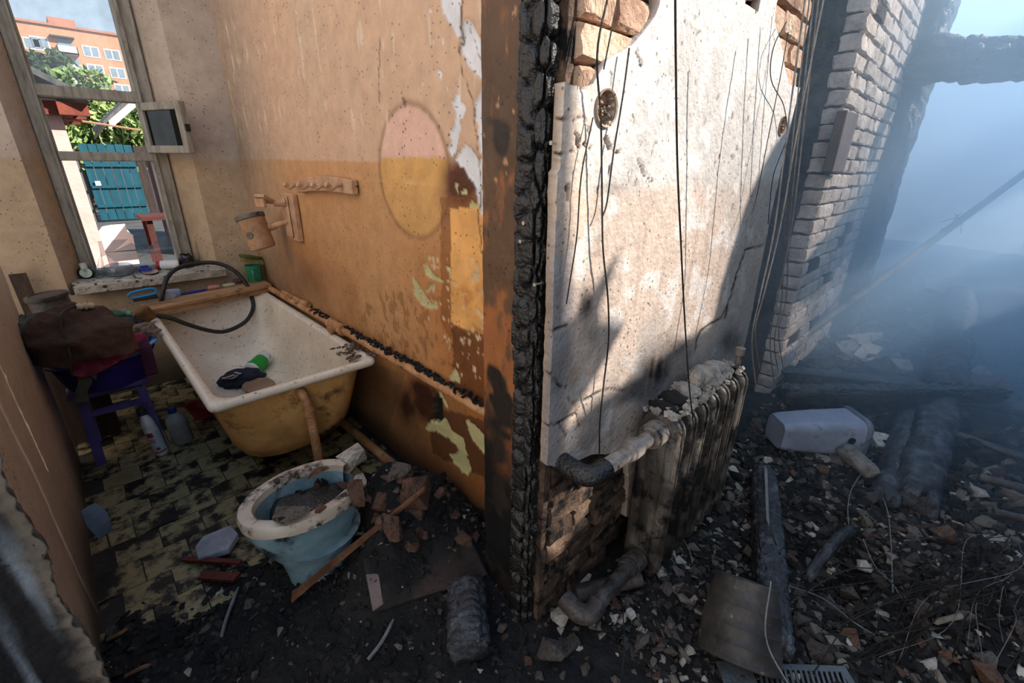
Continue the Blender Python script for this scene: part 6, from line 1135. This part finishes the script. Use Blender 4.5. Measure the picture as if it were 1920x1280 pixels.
# toilet filling
for k in range(26):
    a = RS.rand() * 6.28; r = RS.rand() ** .5; chunk('coal' if k % 3 else 'rock', CHUNKC if k % 3 else CHUNKB, np.array([tc_[0] + .02 + .15 * r * math.cos(a), tc_[1] + .10 * r * math.sin(a), TZ - .07]), RS.uniform(.025, .06), 'loose charcoal lump filling the toilet bowl' if k % 3 else 'loose brown bit among the charcoal in the toilet bowl', 'rubble', 'charcoal in the toilet bowl' if k % 3 else 'brown bits in the toilet bowl')
# uncountable small rubble
PAL = [((14, 13, 13), 26), ((34, 31, 30), 24), ((62, 56, 51), 24), ((92, 84, 76), 16), ((132, 124, 114), 6), ((74, 54, 44), 6), ((170, 162, 152), 2.5)]
RUBM = M('mixed_rubble', [], rough=.85, attr=True, scale=40, bump=.5, bscale=60, speck=60)
def scatter(n, fx, size, label, black=0, zoff=0, name='small_rubble'):
    bases = [hull(k, 300 + j) for k in ('rock', 'flake', 'flake', 'coal') for j in range(3)]; BV = [np.array([v.co[:] for v in m.vertices]) for m in bases]; BF = [[tuple(p.vertices) for p in m.polygons] for m in bases]
    x, y = fx(n); z = Hh(x, y); w = np.array([p[1] for p in PAL], float); w[:2] *= 1 + black * 4; w /= w.sum(); ci = RS.choice(len(PAL), n, p=w); cols = np.array([lin(p[0]) for p in PAL])
    V = []; Fs = []; C = []; o = 0; sz = size(x, y) * (.45 + 1.3 * RS.rand(n) ** 3)
    for i in range(n):
        b = RS.randint(12); R = np.array(Matrix.Rotation(RS.rand() * 6.28, 3, 'Z') @ Matrix.Rotation(RS.uniform(-.7, .7), 3, 'X') @ Matrix.Rotation(RS.uniform(-.7, .7), 3, 'Y'))
        V.append((BV[b] * sz[i]) @ R.T + (x[i], y[i], z[i] + sz[i] * .08 + zoff)); Fs += [tuple(t + o for t in q) for q in BF[b]]; o += len(BV[b]); C.append(np.tile(cols[ci[i]] * RS.uniform(.6, 1.25), (len(BV[b]), 1)))
    return ob(name, (np.concatenate(V), Fs), RUBM, None, label, 'rubble', kind='stuff', smooth=None, col=np.concatenate(C), fix=False)
scatter(10500, lambda n: (np.clip(.95 + 2.1 * RS.rand(n) ** 1.2, 0, 9), RS.uniform(-1.0, .66, n)), lambda x, y: .020 + .014 * np.hypot(x, y), 'fine mixed rubble covering the floor before the radiator')
scatter(4200, lambda n: (2.6 + 5.5 * RS.rand(n) ** 1.4, RS.uniform(-2.0, .70, n)), lambda x, y: .02 + .018 * x, 'coarse mixed rubble covering the floor of the open room')
scatter(4200, lambda n: (RS.uniform(-.25, .96, n), .55 + 1.2 * RS.rand(n)), lambda x, y: .012 + .012 * y, 'fine black charcoal and chips covering the floor before the toilet', black=1)
def tl(n):
    x = RS.uniform(LX + .01, .95, n); y = 1.6 + 1.9 * RS.rand(n) ** 1.6; return x, y
q = scatter(1500, tl, lambda x, y: np.full(len(x), .014), 'black soot flakes scattered over the cream floor tiles', black=2)
# ------------------------------------------------------------------ tangle of wires
for k in range(46):
    a_ = (RS.uniform(1820, 1960), RS.uniform(990, 1130)); b_ = (RS.uniform(1480, 1760), RS.uniform(1060, 1270)) if k % 3 else (RS.uniform(1600, 1930), RS.uniform(1180, 1279))
    P0, P3 = G(*a_, .05), G(*b_, .02); P1 = P0 * .66 + P3 * .34 + RS.uniform(-.06, .06, 3) + [0, 0, RS.uniform(.01, .10)]; P2 = P0 * .33 + P3 * .67 + RS.uniform(-.06, .06, 3) + [0, 0, RS.uniform(.0, .07)]
    ob('wire_strand', tube(smooth_path([P0, P1, P2, P3], 6), RS.uniform(.0014, .0028) if k % 9 else .0011, 4), WIRE if k % 9 else WIREG, None, 'burnt wire strand in the tangle at the lower right' if k % 9 else 'pale bare wire strand in the tangle at the lower right', 'wire', 'dark wires in the tangle' if k % 9 else 'pale wires in the tangle')
for k, (pts, lab_) in enumerate((([(1636, 860), (1600, 910), (1590, 950), (1592, 990)], 'pale wire bending down into the dark hollow'), ([(1640, 905), (1662, 950), (1670, 1010), (1674, 1110)], 'pale wire running down beside the white flake'), ([(1618, 1010), (1640, 1060), (1670, 1090), (1690, 1120)], 'wire below the burnt stick curving right'), ([(1470, 1095), (1540, 1120), (1600, 1165), (1640, 1190)], 'long wire from the charred timber to the red-brown tile'), ([(1275, 1000), (1292, 1030), (1298, 1055)], 'short bent pale wire by the radiator foot'), ([(1210, 1080), (1240, 1150), (1268, 1210)], 'thin dark wire slanting below the radiator'), ([(1168, 1140), (1170, 1200), (1166, 1270)], 'thin dark wire hanging at the pale oblong piece'))):
    ob('loose_wire', tube(smooth_path([G(*p, .04) for p in pts], 6), .0022, 5), WIREG if k not in (5, 6) else WIRE, None, lab_, 'wire')
p0, p1 = G(1752, 1166, .03), G(1802, 1154, .03); t = np.linspace(0, 1, 150); d_ = (p1 - p0) / np.linalg.norm(p1 - p0); _, b_, c_ = frame_of(d_)
ob('coil_spring', tube(p0 + (p1 - p0) * t[:, None] + .008 * (np.cos(t * 110)[:, None] * b_ + np.sin(t * 110)[:, None] * c_), .0022, 4), M('pale_spring', [(120, 112, 98), (170, 160, 142)], rough=.5), None, 'small coil spring lying in the wire tangle', 'spring')

# ------------------------------------------------------------------ smoke hanging in the open room
sm = bpy.data.materials.new('smoke'); sm.use_nodes = True; n = sm.node_tree.nodes; l = sm.node_tree.links; n.clear()
mo = n.new('ShaderNodeOutputMaterial'); sc2 = n.new('ShaderNodeVolumeScatter'); ge = n.new('ShaderNodeNewGeometry'); sx = n.new('ShaderNodeSeparateXYZ'); l.new(ge.outputs['Position'], sx.inputs[0])
r1 = n.new('ShaderNodeMapRange'); r1.interpolation_type = 'SMOOTHSTEP'; r1.inputs[1].default_value = 1.7; r1.inputs[2].default_value = 4.2; l.new(sx.outputs[0], r1.inputs[0])
nz = n.new('ShaderNodeTexNoise'); nz.inputs['Scale'].default_value = .8; nz.inputs['Detail'].default_value = 4; nz.inputs['Distortion'].default_value = .6; l.new(ge.outputs['Position'], nz.inputs['Vector'])
r2 = n.new('ShaderNodeMapRange'); r2.inputs[1].default_value = .35; r2.inputs[2].default_value = .68; r2.inputs[3].default_value = .35; r2.inputs[4].default_value = 1.5; l.new(nz.outputs[0], r2.inputs[0])
vd_ = n.new('ShaderNodeVectorMath'); vd_.operation = 'DISTANCE'; l.new(ge.outputs['Position'], vd_.inputs[0]); vd_.inputs[1].default_value = (4.5, .2, .6)
r3 = n.new('ShaderNodeMapRange'); r3.interpolation_type = 'SMOOTHSTEP'; r3.inputs[1].default_value = .2; r3.inputs[2].default_value = 1.6; r3.inputs[3].default_value = 2.4; r3.inputs[4].default_value = 1.0; l.new(vd_.outputs['Value'], r3.inputs[0])
m0 = n.new('ShaderNodeMath'); m0.operation = 'MULTIPLY'; l.new(r2.outputs[0], m0.inputs[0]); l.new(r3.outputs[0], m0.inputs[1])
m1 = n.new('ShaderNodeMath'); m1.operation = 'MULTIPLY'; l.new(r1.outputs[0], m1.inputs[0]); l.new(m0.outputs[0], m1.inputs[1])
m2 = n.new('ShaderNodeMath'); m2.operation = 'MULTIPLY'; l.new(m1.outputs[0], m2.inputs[0]); m2.inputs[1].default_value = .40
l.new(m2.outputs[0], sc2.inputs['Density']); sc2.inputs['Color'].default_value = (.56, .78, 1.0, 1); sc2.inputs['Anisotropy'].default_value = .35; ab = n.new('ShaderNodeVolumeAbsorption'); ab.inputs['Color'].default_value = (.62, .81, 1.0, 1); l.new(m2.outputs[0], ab.inputs['Density']); ad = n.new('ShaderNodeAddShader'); l.new(sc2.outputs[0], ad.inputs[0]); l.new(ab.outputs[0], ad.inputs[1]); l.new(ad.outputs[0], mo.inputs['Volume'])
ob('smoke', bb(1.5, 10.5, -2.2, 2.55, .0, 3.6), sm, None, 'blue-grey smoke drifting through the open room at the right', 'smoke', kind='stuff', smooth=None)

# nails left in the burnt jamb
for k, (px, py) in enumerate(((1036, 268), (984, 418), (978, 452), (1005, 533))):
    p = X_(px, py, .79); ob('nail', tube([p + [.03, 0, 0], p, p + [-.006, 0, 0]], [.0025, .0025, .005], 7), M('pale_nail', [(150, 140, 124), (190, 180, 160)], rough=.5), wf)
